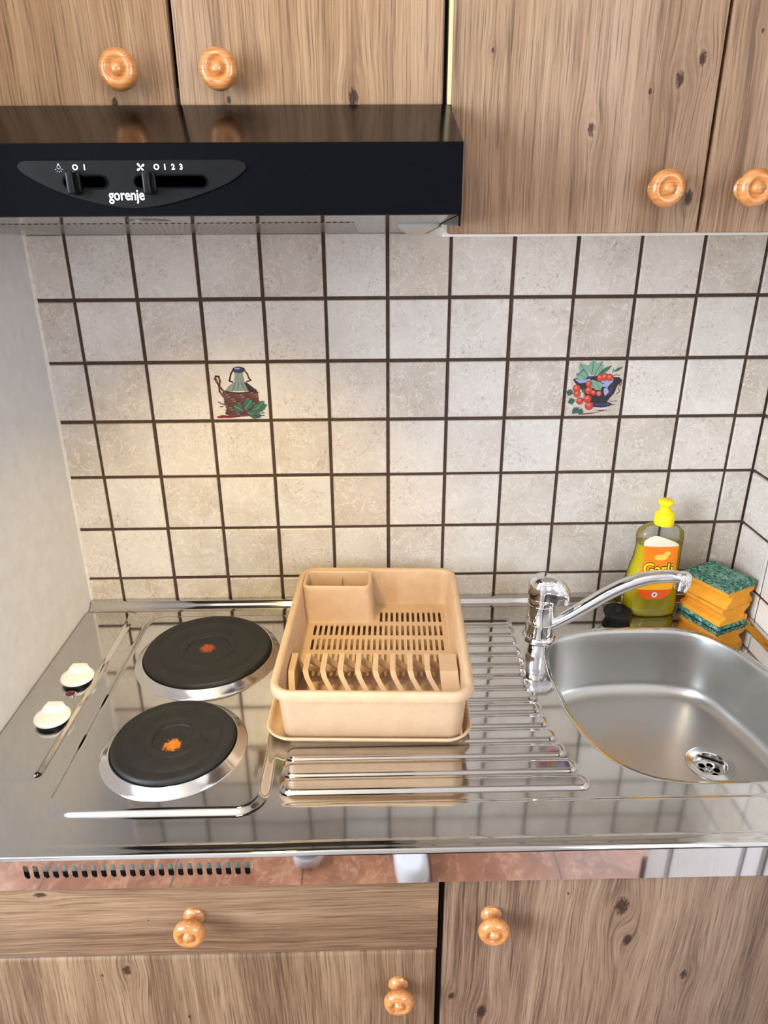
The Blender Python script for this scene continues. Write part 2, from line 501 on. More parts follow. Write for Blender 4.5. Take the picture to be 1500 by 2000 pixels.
# left wall, with the rough painted edge where the plaster meets the tiles
m = MB()
m.box(XL - .12, XL, -.60, .003, -ZO, 1.0)
N = 260
loops = []
for k in range(N):
    z = .02 - .69 * k / (N - 1)
    w = .0020 + .0008 * math.sin(k * .9) * math.sin(k * .23) + .0012 * rng.random()
    d = .003 + .002 * rng.random()
    loops.append([(XL, .001, z), (XL + w, .001, z), (XL + w * .85, -d * .5, z), (XL + w * .3, -d, z), (XL, -d * 1.6, z)])
m.loft(loops, 1, True, True)
struct(m.build('wall_left', [M_plaster, M_caulk]))

# rear wall, far side walls, and the window in the far left wall
m = MB()
m.box(RX0, 1.25, RY - .1, RY, -ZO, 1.0).box(2.15, RX1, RY - .1, RY, -ZO, 1.0).box(1.25, 2.15, RY - .1, RY, -ZO, -.48).box(1.25, 2.15, RY - .1, RY, .68, 1.0)
struct(m.build('wall_rear', M_plaster))
m = MB()
m.box(1.25, 1.30, RY - .08, RY - .02, -.48, .68, .004).box(2.10, 2.15, RY - .08, RY - .02, -.48, .68, .004)
m.box(1.25, 2.15, RY - .08, RY - .02, -.48, -.43, .004).box(1.25, 2.15, RY - .08, RY - .02, .63, .68, .004)
struct(m.build('added_window', M_white_app))  # window frame invented around the added fill light
wy0, wy1, wz0, wz1 = -2.42, -1.08, -.46, .86
m = MB()
m.box(RX0 - .1, RX0, RY, wy0, -ZO, 1.0).box(RX0 - .1, RX0, wy1, .1, -ZO, 1.0)
m.box(RX0 - .1, RX0, wy0, wy1, -ZO, wz0).box(RX0 - .1, RX0, wy0, wy1, wz1, 1.0)
struct(m.build('wall_far_left', M_plaster))
m = MB(); m.box(RX1, RX1 + .1, RY, .1, -ZO, 1.0); struct(m.build('wall_far_right', M_plaster))
m = MB()
t = .05
m.box(RX0 - .08, RX0 - .02, wy0, wy0 + t, wz0, wz1, .004).box(RX0 - .08, RX0 - .02, wy1 - t, wy1, wz0, wz1, .004)
m.box(RX0 - .08, RX0 - .02, wy0, wy1, wz0, wz0 + t, .004).box(RX0 - .08, RX0 - .02, wy0, wy1, wz1 - t, wz1, .004)
m.box(RX0 - .08, RX0 - .02, (wy0 + wy1) / 2 - .03, (wy0 + wy1) / 2 + .03, wz0, wz1, .004)
struct(m.build('window_1', M_white_app))

# ceiling lamp: a warm glass bowl on a short stem
lamp = thing('ceiling_lamp', 'round warm glass pendant lamp glowing above and behind the camera', 'lamp', (.14, -1.20, 1.0))
m = MB(); T = Matrix.Translation((.14, -1.20, 0))
m.lathe([(.0, 1.0), (.06, 1.0), (.06, .975), (.009, .965), (.009, .74), (.03, .735), (.03, .71), (.0, .71)], 32, M=T)
m.build('lamp_base', M_white_app, lamp)
me_ = NT('glowing_glass'); me_.set(Base_Color=(1, .9, .7, 1), Roughness=.4)
me_.bsdf.inputs['Emission Color'].default_value = LAMP_COL; me_.bsdf.inputs['Emission Strength'].default_value = LAMP_STRENGTH
m = MB()
m.lathe([(.001, .56)] + [(.085 * math.sin(PI * k / 16), .64 - .08 * math.cos(PI * k / 16)) for k in range(1, 16)] + [(.001, .72)], 40, M=T)
m.build('lamp_shade', me_.mat, lamp)

# a pair of shoes standing on the floor where the photographer stands (mirrored in the steel front edge)
def shoe(x, y, rot, label, up_mat):
    o = thing('shoe', label, 'shoe', (x, y, -ZO), rot, 'pair of shoes on the floor')
    def outline(t, grow=0):
        pts = [(0, .14), (.030, .128), (.044, .09), (.044, .03), (.034, -.04), (.034, -.10), (.022, -.135), (0, -.14), (-.022, -.135), (-.032, -.10), (-.030, -.04), (-.038, .03), (-.038, .09), (-.026, .128)]
        return resample(catmull([(p[0], p[1], 0) for p in pts], 6), 60)
    P = outline(0)
    m = MB(); m.loft([[(p[0], p[1], 0) for p in P], [(p[0] * 1.03, p[1] * 1.02, .012) for p in P], [(p[0] * .98, p[1] * .99, .026) for p in P]], 0, True, True)
    m.build('sole', M_white_app, o, local=True, sharp=50)
    def hgt(y): return .050 + .050 * float(sm_(np.array((.05 - y) / .12)))
    L = []
    for k in range(7):
        t = k / 6
        sc = math.cos(t * 1.05) ** .8
        L.append([(p[0] * sc, p[1] * (.97 - .12 * t) - .012 * t, .026 + (hgt(p[1]) - .026) * math.sin(t * PI / 2)) for p in P])
    L.append([(p[0] * .3, p[1] * .5 - .04, .045) for p in P])
    MB().loft(L, 0, False, True).build('upper', up_mat, o, local=True, sharp=60)
sm_ = lambda t: (lambda q: q * q * (3 - 2 * q))(np.clip(t, 0, 1))
shoe(.30, -1.45, .12, 'grey shoe standing on the brown floor, the left of the pair', plain('grey_canvas', srgb(150, 150, 160), .8))
shoe(.55, -1.37, -.1, 'white shoe standing on the brown floor, the right of the pair', plain('white_canvas', srgb(222, 226, 232), .7))

# ------------------------------------------------------------------ wall cabinets
def turned_knob(parent, x, y, z, name='knob'):
    """varnished turned knob whose axis runs towards -y from (x, y, z)"""
    prof = [(.0001, 0), (.0125, 0), (.0128, .003), (.0105, .005), (.0085, .009), (.0088, .012), (.0125, .015), (.0172, .0185),
            (.0192, .023), (.0186, .0275), (.0160, .0310), (.0125, .0325), (.0105, .0318), (.0085, .0298), (.0072, .0292),
            (.0064, .0300), (.0058, .0322), (.0042, .0338), (.0020, .0345), (.0001, .0347)]
    T = Matrix.Translation((x, y, z)) @ Matrix.Rotation(PI / 2, 4, 'X')
    return MB().lathe(prof, 40, M=T).build(name, M_knob, parent, sharp=50)

YF, YB = -.33, -.312
cab = thing('wall_cabinet', 'light oak wall cabinet with two doors directly above the black cooker hood', 'cabinet', (.248, -.16, .13))
m = MB()
m.box(XL + .002, XL + .018, -.311, -.002, .131, .85).box(.5375, .5525, -.311, -.002, .131, .85)
m.box(XL + .018, .5375, -.311, -.002, .131, .147).box(XL + .018, .5375, -.311, -.002, .834, .85).box(XL + .018, .5375, -.012, -.002, .147, .834)
m.box(.5526, .5550, -.3105, -.29, .131, .85, mi=1)  # dark strip paints the shade in the gap beside the next cabinet
m.build('carcass', [M_white_board, M_darkgap], cab)
for x0, x1, kx in ((XL + .003, .2725, .2245), (.2768, .5502, .3235)):
    d_ = MB().box(x0, x1, YF, YB, .128, .852, .0022).build('door', W_UL, cab)
    turned_knob(d_, kx, YF, .157)

cab2 = thing('wall_cabinet', 'taller darker oak wall cabinet with two doors beside the hood above the sink', 'cabinet', (.85, -.16, -.002))
m = MB()
m.box(.5556, .5600, -.326, -.311, .129, .85, mi=1).box(.5558, .571, -.311, -.002, .127, .85, mi=1).box(.5558, .571, -.311, -.002, -.0012, .127).box(1.131, 1.147, -.311, -.002, -.0012, .85)
m.box(.571, 1.131, -.311, -.002, -.0012, .012).box(.571, 1.131, -.311, -.002, .834, .85).box(.571, 1.131, -.012, -.002, .012, .834)
m.build('carcass', [M_white_board, M_cream_edge], cab2)
for x0, x1, kx in ((.5602, .8392, .7902), (.8432, 1.1465, .8855)):
    d_ = MB().box(x0, x1, YF, YB, .0018, .852, .0022).build('door', W_UR, cab2)
    turned_knob(d_, kx, YF, .0468)

# ------------------------------------------------------------------ cooker hood
hood = thing('cooker_hood', 'black enamelled cooker hood with sloping top under the left wall cabinet', 'cooker hood', (.248, -.25, .02))
HX0, HX1 = XL + .002, .5562
prof = [(-.48, .0222), (-.48, .0800), (-.4788, .0812), (-.346, .1262), (-.344, .1270), (-.02, .1270), (-.02, .1240), (-.342, .1240), (-.4765, .0790), (-.4765, .0222)]
m = MB()
m.loft([[(x, p[0], p[1]) for p in prof] for x in (HX0, HX1)], 0, True, True)
m.box(HX0, HX0 + .002, -.4765, -.02, .012, .1235).box(HX1 - .002, HX1, -.4765, -.02, .012, .079)
m.build('body', M_black_enamel, hood, sharp=20)
# sloping underside: glossy frame and grease filter
uz = lambda y: .0215 + (-.0030 - .0215) * (y + .474) / .470
und = plain('dark_gloss_underside', srgb(34, 32, 28), .12, spec=.5)
m = MB()
m.loft([[(x, -.474, uz(-.474)), (x, -.004, uz(-.004)), (x, -.004, uz(-.004) + .004), (x, -.474, uz(-.474) + .004)] for x in (HX0, HX1 - .003)], 0, True, True)
m.build('underside', und, hood)
mf = NT('striped_filter'); X, Y, Z = mf.pos()
st = mf.math('MULTIPLY_ADD', mf.math('SINE', mf.math('MULTIPLY', mf.math('ADD', X, mf.math('MULTIPLY', Y, .25)), 900.0)), .5, .5)
mf.set(Base_Color=mf.ramp(st, [(.35, srgb(38, 36, 33)), (.65, srgb(128, 122, 112))]), Metallic=.7, Roughness=.25)
m = MB()
m.loft([[(x, -.35, uz(-.35) - .0006), (x, -.06, uz(-.06) - .0006), (x, -.06, uz(-.06) + .002), (x, -.35, uz(-.35) + .002)] for x in (.03, .455)], 0, True, True)
m.build('grease_filter', mf.mat, hood)
m = MB()
m.prism([(.505, -.30), (.552, -.30), (.552, -.02), (.53, -.02)], 0, .012)
sh = MB(); sh.add([(p[0], p[1], uz(p[1]) - .003 + p[2]) for p in m.v], m.f)
sh.build('lamp_cover', plain('frosted_cover', srgb(165, 165, 158), .15), hood)
ml = NT('added_lens'); ml.set(Base_Color=srgb(96, 92, 78), Roughness=.3)
MB().lathe([(.022, .0190), (.0218, .0174), (.0001, .0170)], 32, M=Matrix.Translation((.25, -.40, 0))).build('added_lamp_lens', ml.mat, hood)  # lens disc made up to go with the added spot
# control panel: flat top edge, sagging lower edge
top = [(.1630, .0628), (.1645, .0656), (.1690, .0672), (.176, .0674), (.22, .0675), (.265, .0675), (.31, .0675), (.351, .0674), (.3585, .0672), (.3632, .0656), (.3648, .0628)]
bot = [(.3640, .0595), (.352, .0505), (.330, .0415), (.300, .0330), (.275, .0288), (.2617, .0280), (.248, .0289), (.223, .0336), (.197, .0415), (.175, .0520), (.1640, .0598)]
outl = resample(catmull([(p[0], p[1], 0) for p in top + bot], 8), 90)
cen = outl.mean(0)
def ploop(s, y): return [(cen[0] + (p[0] - cen[0]) * s, y, cen[1] + (p[1] - cen[1]) * (1 - (1 - s) * 2.0)) for p in outl]
panel = MB().loft([ploop(1, -.4798), ploop(1, -.4815), ploop(.995, -.4832), ploop(.985, -.4838)], 0, True, True).build('control_panel', M_black_plastic, hood, sharp=30)
def stadium_xz(x0, x1, z0, z1, n=8):
    r = (z1 - z0) / 2; zc = (z0 + z1) / 2; pts = []
    for k in range(n + 1): t = -PI / 2 + PI * k / n; pts.append((x1 - r + r * math.cos(t), zc + r * math.sin(t)))
    for k in range(n + 1): t = PI / 2 + PI * k / n; pts.append((x0 + r + r * math.cos(t), zc + r * math.sin(t)))
    return pts
for x0, x1, sx in ((.203, .2405, .2125), (.2655, .3285, .2785)):
    p = stadium_xz(x0, x1, .0455, .0545)
    w = .0014
    o_ = stadium_xz(x0 - w, x1 + w, .0455 - w, .0545 + w)
    m = MB()
    m.loft([[(a_[0], -.4836, a_[1]) for a_ in o_], [(a_[0], -.4846, a_[1]) for a_ in o_], [(a_[0], -.4846, a_[1]) for a_ in p], [(a_[0], -.4838, a_[1]) for a_ in p]], 0, False, True)
    m.build('slider_track', M_black_enamel, panel)
    MB().box(sx - .0035, sx + .0035, -.4965, -.4839, .0395, .0585, .0018, seg=3).box(sx - .006, sx + .006, -.487, -.4839, .042, .057, .0012).build('slider', M_black_plastic, panel)
def put_text(s, x, z, size, bold, mat, parent, name='lettering', y=-.4841, sxs=1.0):
    vs, fs = text_geo(s, size, bold)
    m = MB(); m.add([(x + p[0] * sxs, y, z + p[1]) for p in vs], fs)
    return m.build(name, mat, parent, recalc=False)
for s, x in (('O', .2148), ('I', .2229), ('O', .2858), ('I', .2932), ('2', .3004), ('3', .3074)):
    put_text(s, x, .0597, .0062, .00022, M_white_print, panel)
put_text('gorenje', .2565, .0353, .0124, .00022, M_white_print, panel, sxs=.84)
m = MB()   # bulb symbol
m.lathe([(.0012, 0), (.0017, 0)], 20, M=Matrix.Translation((.2005, -.4841, .0620)) @ Matrix.Rotation(PI / 2, 4, 'X'))
for t in (-70, -35, 0, 35, 70):
    a_ = math.radians(t); dx, dz = math.sin(a_), -math.cos(a_)
    m.box(-.00025, .00025, -.0001, .0001, -.0037, -.0023, M=Matrix.Translation((.2005, -.4842, .0612)) @ Matrix.Rotation(-a_, 4, 'Y'))
m.box(.1998, .2012, -.4842, -.4840, .0633, .0648)
m.build('lamp_symbol', M_grey_print, panel)
m = MB()   # fan symbol: four swept blades
for k in range(4):
    m.prism([(0, 0), (.0007, .0016), (.0026, .0030), (.0036, .0022), (.0030, .0010), (.0012, .0004)], 0, .0001,
            M=Matrix.Translation((.2720, -.4841, .0614)) @ Matrix.Rotation(PI / 2, 4, 'X') @ Matrix.Rotation(k * PI / 2, 4, 'Z'))
m.build('fan_symbol', M_white_print, panel)

# ------------------------------------------------------------------ base cabinets
YL = -.570
base = thing('base_cabinet', 'oak base cabinet with drawer and door standing under the two hotplates', 'cabinet', (.245, -.28, -ZO))
m = MB()
m.box(XL + .002, XL + .018, -.551, -.01, -ZO + .1, -.685).box(.5325, .5485, -.551, -.01, -ZO + .1, -.685)
m.box(XL + .018, .5325, -.551, -.01, -ZO + .1, -ZO + .116).box(XL + .018, .5325, -.022, -.01, -ZO + .116, -.685)
m.box(XL + .018, .5325, -.551, -.49, -.707, -.691)
m.box(XL + .002, .5485, -.50, -.482, -ZO, -ZO + .1)
m.build('carcass', M_darkgap, base)
d_ = MB().box(XL + .003, .5462, YL, YL + .018, -.8305, -.7060, .0015).build('drawer', W_DR, base)
turned_knob(d_, .2495, YL, -.7600)
d_ = MB().box(XL + .003, .5462, YL, YL + .018, -ZO + .1, -.8335, .0065, seg=4).build('door', W_LL, base)
turned_knob(d_, .4974, YL, -.8925)
base2 = thing('base_cabinet', 'oak base cabinet with one wide knotty door standing under the sink', 'cabinet', (.85, -.28, -ZO))
m = MB()
m.box(.5500, .5660, -.551, -.01, -ZO + .1, -.685).box(1.131, 1.147, -.551, -.01, -ZO + .1, -.685)
m.box(.566, 1.131, -.551, -.01, -ZO + .1, -ZO + .116).box(.566, 1.131, -.022, -.01, -ZO + .116, -.685)
m.box(.5500, 1.147, -.50, -.482, -ZO, -ZO + .1)
m.build('carcass', M_darkgap, base2)
d_ = MB().box(.5535, 1.1465, YL, YL + .018, -ZO + .1, -.7060, .0022).build('door', W_LR, base2)
turned_knob(d_, .6108, YL, -.7680)

# ------------------------------------------------------------------ steel worktop with hotplates and sink
top_ = thing('kitchenette_worktop', 'polished steel worktop with two black hotplates, ribbed drainer and sink bowl', 'worktop', (.545, -.29, ZC))
sink_pts = [(.7545, -.235), (.756, -.27), (.7613, -.3455), (.7847, -.416), (.82, -.4556), (.8674, -.4724), (.93, -.4757), (1.0, -.4745), (1.058, -.4665),
            (1.098, -.437), (1.113, -.39), (1.116, -.33), (1.109, -.28), (1.0985, -.2377), (1.0794, -.1802), (1.0493, -.1373), (1.004, -.1163), (.9422, -.1105),
            (.8685, -.1136), (.8106, -.1266), (.777, -.148), (.7605, -.185)]
sink = resample(catmull(sink_pts, 24), 400)
sm = lambda t: (lambda q: q * q * (3 - 2 * q))(np.clip(t, 0, 1))
def sd_rr(x, y, x0, x1, y0, y1, r):
    qx = np.abs(x - (x0 + x1) / 2) - ((x1 - x0) / 2 - r); qy = np.abs(y - (y0 + y1) / 2) - ((y1 - y0) / 2 - r)
    return np.hypot(np.maximum(qx, 0), np.maximum(qy, 0)) + np.minimum(np.maximum(qx, qy), 0) - r
def worktop_height(x, y):
    h = np.zeros_like(x)
    h += .0038 * sm(-sd_rr(x, y, -.14, .034, -.453, -.028, .012) / .009)             # raised control strip
    h += .0055 * sm(-sd_rr(x, y, .058, .336, -.522, -.046, .038) / .012)             # raised hob field
    h += .0016 * sm((-.501 - y) / .005) * sm((x - .335) / .10)
    h += .0006 * np.exp(-((y + .563) / .0022) ** 2)
    for k in range(14):
        yc = -.475 + .0302 * k
        xr = np.interp(yc, [-.475, -.435, -.40, -.34, -.285, -.23, -.20, -.08], [.746, .735, .7265, .719, .714, .712, .716, .718])
        s = np.abs(y - yc) < .016
        h[s] += (.0040 if k == 0 else .0030) * sm(-sd_rr(x[s], y[s], .350, xr, yc - .0135, yc + .0135, .011) / .0055)
    h += .0122 * sm((y + .024) / .016)                                               # upstand at the wall
    h += .0090 * sm((x - 1.128) / .012) * (1 - sm((y + .024) / .016))
    d = np.clip((-.5725 - y) / .0045, 0, 1)
    h -= .0045 * (1 - np.sqrt(np.clip(1 - d * d, 0, 1)))
    return h
xs = np.linspace(-.0575, 1.1465, 560)
ys = np.r_[np.linspace(-.577, -.555, 20), np.linspace(-.555, -.026, 310)[1:], np.linspace(-.026, -.0015, 16)[1:]]
GX, GY = np.meshgrid(xs, ys)
gx, gy = GX.ravel().copy(), GY.ravel().copy()
def sink_sd(px, py):
    d = np.empty(len(px)); near = np.empty((len(px), 2))
    A = sink; B = np.roll(sink, -1, 0); AB = B - A; L2 = (AB ** 2).sum(1)
    for s in range(0, len(px), 2000):
        p = np.stack([px[s:s + 2000], py[s:s + 2000]], 1)[:, None, :]
        t = np.clip(((p - A) * AB).sum(2) / L2, 0, 1)
        q = A + AB * t[..., None]
        dd = np.linalg.norm(p - q, axis=2); j = dd.argmin(1); r = np.arange(len(j))
        d[s:s + 2000] = dd[r, j]; near[s:s + 2000] = q[r, j]
        crs = AB[j, 0] * (p[:, 0, 1] - A[j, 1]) - AB[j, 1] * (p[:, 0, 0] - A[j, 0])
        d[s:s + 2000] *= np.where(crs > 0, -1, 1)        # outline runs counter-clockwise: left side is inside
    return d, near
box_ = np.where((gx > .73) & (gx < 1.14) & (gy > -.50) & (gy < -.09))[0]
sd = np.ones(len(gx)) * .1
sdb, near = sink_sd(gx[box_], gy[box_])
sd[box_] = sdb
hs = worktop_height(gx, gy) - .0016 * (1 - sm(sd / .006))
snap = np.abs(sdb) < .0014
gx[box_[snap]] = near[snap, 0]; gy[box_[snap]] = near[snap, 1]
sd[box_[snap]] = 0
nx, ny = len(xs), len(ys)
idx = np.arange(nx * ny).reshape(ny, nx)
q4 = np.stack([idx[:-1, :-1], idx[:-1, 1:], idx[1:, 1:], idx[1:, :-1]], -1).reshape(-1, 4)
keep = (sd[q4] > -1e-4).all(1)
q4 = q4[keep]
m = MB()
m.v = np.stack([gx, gy, hs + ZC], 1).tolist(); m.f = q4.tolist(); m.m = [0] * len(q4)
# drop the loose vertices of the hole
used = np.zeros(len(gx), bool); used[q4.ravel()] = True
remap = np.cumsum(used) - 1
m.v = np.array(m.v)[used].tolist(); m.f = remap[q4].tolist()
deck = m.build('worktop_sheet', M_steel, top_, sharp=80, recalc=False)

# front apron with the row of ventilation slots
m = MB()
ZT, ZB = ZC - .0042, -.7050
Yf = -.577
n_s, p_s, w_s, s0 = 24, .01106, .0062, .0672
xa, xb = s0 - p_s / 2, s0 + p_s * (n_s - .5)
slz0, slz1 = -.6868, -.6658
m.box(-.0575, xa, Yf, Yf + .0012, ZB, ZT).box(xb, 1.1465, Yf, Yf + .0012, ZB, ZT)
for k in range(n_s):
    xc = s0 + k * p_s
    hole = []
    r = w_s / 2
    for q in range(9): t = -PI / 2 + 0; hole = hole
    arc = []
    for q in range(9): t = PI * q / 8; arc.append((xc + r * math.cos(t), slz1 - r + r * math.sin(t)))
    for q in range(9): t = PI + PI * q / 8; arc.append((xc + r * math.cos(t), slz0 + r + r * math.sin(t)))
    outer = []
    x0, x1 = xc - p_s / 2, xc + p_s / 2
    for (hx, hz) in arc:
        dx, dz = hx - xc, hz - (slz0 + slz1) / 2
        # push radially from the slot axis to the cell edge
        tz = (ZT - (slz0 + slz1) / 2) if dz > 0 else ((slz0 + slz1) / 2 - ZB)
        if abs(dz) > (slz1 - slz0) / 2 - r + .0003 and abs(dx) < r * .75:
            outer.append((xc + dx / (r * .75) * p_s / 2, (slz0 + slz1) / 2 + math.copysign(tz, dz)))
        elif abs(dz) > (slz1 - slz0) / 2 - r + .0003:
            outer.append((xc + math.copysign(p_s / 2, dx), (slz0 + slz1) / 2 + math.copysign(tz, dz)))
        else:
            outer.append((xc + math.copysign(p_s / 2, dx), hz))
    m.loft([[(p[0], Yf, p[1]) for p in outer], [(p[0], Yf, p[1]) for p in arc], [(p[0], Yf + .0012, p[1]) for p in arc]])
m.build('front_apron', M_apron, top_, sharp=30)
MB().box(-.05, .54, -.566, -.562, -.7045, -.6900, mi=0).box(-.05, .54, -.5645, -.5625, -.6900, -.664, mi=1).build('inner_flange', [M_darkgap, plain('pale_flange', srgb(150, 160, 150), .5)], top_)

# sink bowl
def inward(P, d):
    T = np.roll(P, -1, 0) - np.roll(P, 1, 0); T /= np.linalg.norm(T, axis=1)[:, None]
    return P + np.stack([-T[:, 1], T[:, 0]], 1) * d
S2 = resample(catmull(sink_pts, 24), 160)
loops = []
DR = np.array((1.003, -.305))
prof = [(0, -.0016), (.0018, -.0030), (.0034, -.0075), (.0062, -.03), (.0095, -.07), (.0125, -.098)]
for d, z in prof:
    loops.append([(p[0], p[1], ZC + z) for p in inward(S2, d)])
for k in range(1, 8):
    t = k / 7 * PI / 2
    d = .0125 + .026 * (1 - math.cos(t)); z = -.098 - .026 * math.sin(t)
    loops.append([(p[0], p[1], ZC + z) for p in inward(S2, d)])
last = inward(S2, .0385)
ang = np.arctan2(last[:, 1] - DR[1], last[:, 0] - DR[0])
circ = DR + .036 * np.stack([np.cos(ang), np.sin(ang)], 1)
for k in range(1, 9):
    t = k / 8
    loops.append([(p[0], p[1], ZC - .124 - .006 * t) for p in last * (1 - t) + circ * t])
bowl = MB().loft(loops).build('sink_bowl', M_sink, top_, sharp=60)
# drain strainer
dz = ZC - .130
T = Matrix.Translation((DR[0], DR[1], dz))
strn = MB().lathe([(.0375, -.0005), (.0372, .0012), (.0355, .0016), (.0275, .0006), (.0262, .0012), (.0250, .0002), (.0240, -.008), (.0232, -.0125), (.0215, -.0130)], 56, M=T).build('drain_strainer', M_ring, bowl)
m = MB()
# perforated basket: disc with five round holes and a raised centre screw
hr, hd, nh = .0052, .0128, 6
for k in range(nh):
    a0 = 2 * PI * (k - .5) / nh; a1 = 2 * PI * (k + .5) / nh; am = 2 * PI * k / nh
    hole = [(hd * math.cos(am) + hr * math.cos(am + PI + 2 * PI * q / 24), hd * math.sin(am) + hr * math.sin(am + PI + 2 * PI * q / 24)) for q in range(24)]
    out = []
    for q in range(24):
        f = q / 24 * 4
        c4 = [(.005, am), (.005, a0), (.0218, a0), (.0218, am), (.0218, a1), (.005, a1)]
        seq = [(.005, am), (.005, a0), (.0218, a0), (.0218, am), (.0218, a1), (.005, a1), (.005, am)]
        g = q / 24 * 6; i = int(g); fr = g - i
        rr = seq[i][0] * (1 - fr) + seq[i + 1][0] * fr; aa = seq[i][1] * (1 - fr) + seq[i + 1][1] * fr
        out.append((rr * math.cos(aa), rr * math.sin(aa)))
    m.loft([[(p[0], p[1], -.0132) for p in out], [(p[0], p[1], -.0132) for p in hole], [(p[0], p[1], -.0150) for p in hole]], M=T)
m.lathe([(.0055, -.0132), (.0050, -.0095), (.0042, -.0085), (.0001, -.0085)], 24, M=T)
m.lathe([(.0225, -.0145), (.0225, -.03), (.0001, -.03)], 32, M=T, mi=1)
m.build('strainer_basket', [M_ring, M_darkgap], bowl)

# hotplates
def hotplate(cx, cy, r, ro, ox, oy, rr, colour):
    zb = ZC + .0055
    T = Matrix.Translation((cx, cy, 0))
    iron = iron_mat('cast_iron', cx, cy, ox, oy, rr, colour)
    zt = ZC + .0225
    p = [(r - .001, zb + .0070), (r, zt - .006), (r - .0004, zt - .0028), (r - .0022, zt - .0006), (r - .0045, zt), (r - .006, zt - .0002),
         (r * .80, zt - .0006), (r * .79, zt - .0010), (r * .78, zt - .0006), (r * .47, zt - .0008), (r * .46, zt - .0012), (r * .45, zt - .0008), (r * .345, zt - .001), (r * .335, zt - .0026), (r * .32, zt - .0030), (.0001, zt - .0030)]
    o = MB().lathe(p, 96, M=T).build('hotplate', iron, top_, sharp=40)
    p2 = [(ro, zb - .0003), (ro - .001, zb + .0012), (ro - .004, zb + .0026), (r + .0045, zb + .0098), (r + .0030, zb + .0110), (r + .0012, zb + .0106), (r - .0006, zb + .0075)]
    MB().lathe(p2, 96, M=T).build('rim_ring', M_ring, o, sharp=50)
    return o
hotplate(.1978, -.184, .1022, .1175, -.001, .002, .013, srgb(176, 74, 24))
hotplate(.1970, -.4020, .0828, .0985, .001, -.012, .0125, srgb(226, 128, 26))

# control knobs and pilot light
zs = ZC + .0038
def control_knob(cx, cy):
    T = Matrix.Translation((cx, cy, zs - .0052))
    o = MB().lathe([(.0001, .0175), (.0180, .0176), (.0225, .0168), (.0248, .0152), (.0254, .0132), (.0246, .0112), (.0225, .0108), (.0001, .0108)], 56, M=T).build('control_knob', M_white_plastic, top_, sharp=45)
    MB().lathe([(.0225, .0108), (.0218, .0054), (.0001, .0054)], 48, M=T).build('knob_skirt', M_black_plastic, o)
    # finger grip: a bar rising towards the back edge
    m = MB()
    A = [(-.0155, -.0005, .0172), (.0145, -.0005, .0172), (.0190, .0160, .0172), (-.0130, .0195, .0172)]
    m.loft([[(-.0150, .001, .0170), (.0120, .001, .0170), (.0175, .0125, .0168), (.0120, .0195, .0168), (-.0125, .0195, .0168)],
            [(-.0138, .005, .0240), (.0095, .005, .0240), (.0145, .0130, .0236), (.0105, .0186, .0240), (-.0118, .0186, .0240)],
            [(-.0128, .007, .0258), (.0085, .007, .0258), (.0125, .0133, .0252), (.0095, .0180, .0258), (-.0110, .0180, .0258)]], 0, False, True, M=T)
    m.build('grip', M_white_plastic, o, sharp=30)
control_knob(.0052, -.2440)
control_knob(.0055, -.3400)
T = Matrix.Translation((.0062, -.2780, zs))
MB().lathe([(.0085, 0), (.0085, .0014), (.0072, .0016)], 32, M=T).lathe([(.0072, .0014), (.0068, .0026), (.004, .0036), (.0001, .0040)], 32, M=T, mi=1).build('pilot_light', [M_chrome, M_red_lens], top_)

# ------------------------------------------------------------------ mixer tap
FX, FY = .7585, -.128
tap = thing('mixer_tap', 'chrome single lever mixer tap standing between the drainer and sink', 'tap', (FX, FY, ZC))
T = Matrix.Translation((FX, FY, ZC))
MB().lathe([(.0285, .0), (.0285, .003), (.0262, .0058), (.0245, .0062), (.0240, .0075), (.0238, .030), (.0233, .0308), (.0237, .0316), (.0236, .066), (.0230, .0668), (.0236, .0676), (.0237, .079), (.0232, .080), (.0001, .080)], 64, M=T).build('tap_body', M_chrome, tap, sharp=30)
# lever cap: a dome drawn out into a nose on the right
m = MB(); loops = []; nA = 64; th0 = math.radians(-18)
def cap_r(t): 
    return .0252 + .0215 * max(0, math.cos(t - th0)) ** 5
for s in range(0, 15):
    u = s / 14
    if u < .2: sc, zz = .985 + .015 * u / .2, .0805 + .012 * u / .2
    else:
        q = (u - .2) / .8 * PI / 2
        sc, zz = math.cos(q) ** .75 if q < PI / 2 - 1e-6 else .0, .0925 + .0270 * math.sin(q)
    L = []
    for k in range(nA):
        t = 2 * PI * k / nA
        rr = cap_r(t) * max(sc, .002)
        fall = max(0, (rr - .0245)) * .45
        L.append((rr * math.cos(t), rr * math.sin(t), zz - fall))
    loops.append(L)
m.loft(loops, 0, True, True, M=T)
m.build('lever', M_chrome, tap, sharp=50)
sp = catmull([(.7700, -.1335, -.6330), (.7800, -.136, -.6255), (.8028, -.1409, -.6085), (.8336, -.1457, -.5834), (.8637, -.1506, -.5586), (.8938, -.1554, -.5391), (.9241, -.1603, -.5266), (.9549, -.1651, -.5218), (.9740, -.1690, -.5230)], 6, closed=False)
n_ = len(sp)
rad = [.0106 + .0020 * math.sin(PI * k / (n_ - 1)) for k in range(n_)]
MB().tube(sp, rad, 24, flat=[.92] * n_).build('spout', M_chrome, tap, sharp=50)
T2 = Matrix.Translation((.9750, -.1692, -.5285)) @ Matrix.Rotation(math.radians(8), 4, 'Y')
m = MB().lathe([(.0001, .0165), (.006, .0160), (.0105, .0130), (.0128, .0080), (.0132, .0), (.0130, -.0075), (.0112, -.0085), (.0112, -.0150), (.0096, -.0152), (.0090, -.012), (.0001, -.012)], 40, M=T2)
m.build('aerator', M_chrome, tap, sharp=40)

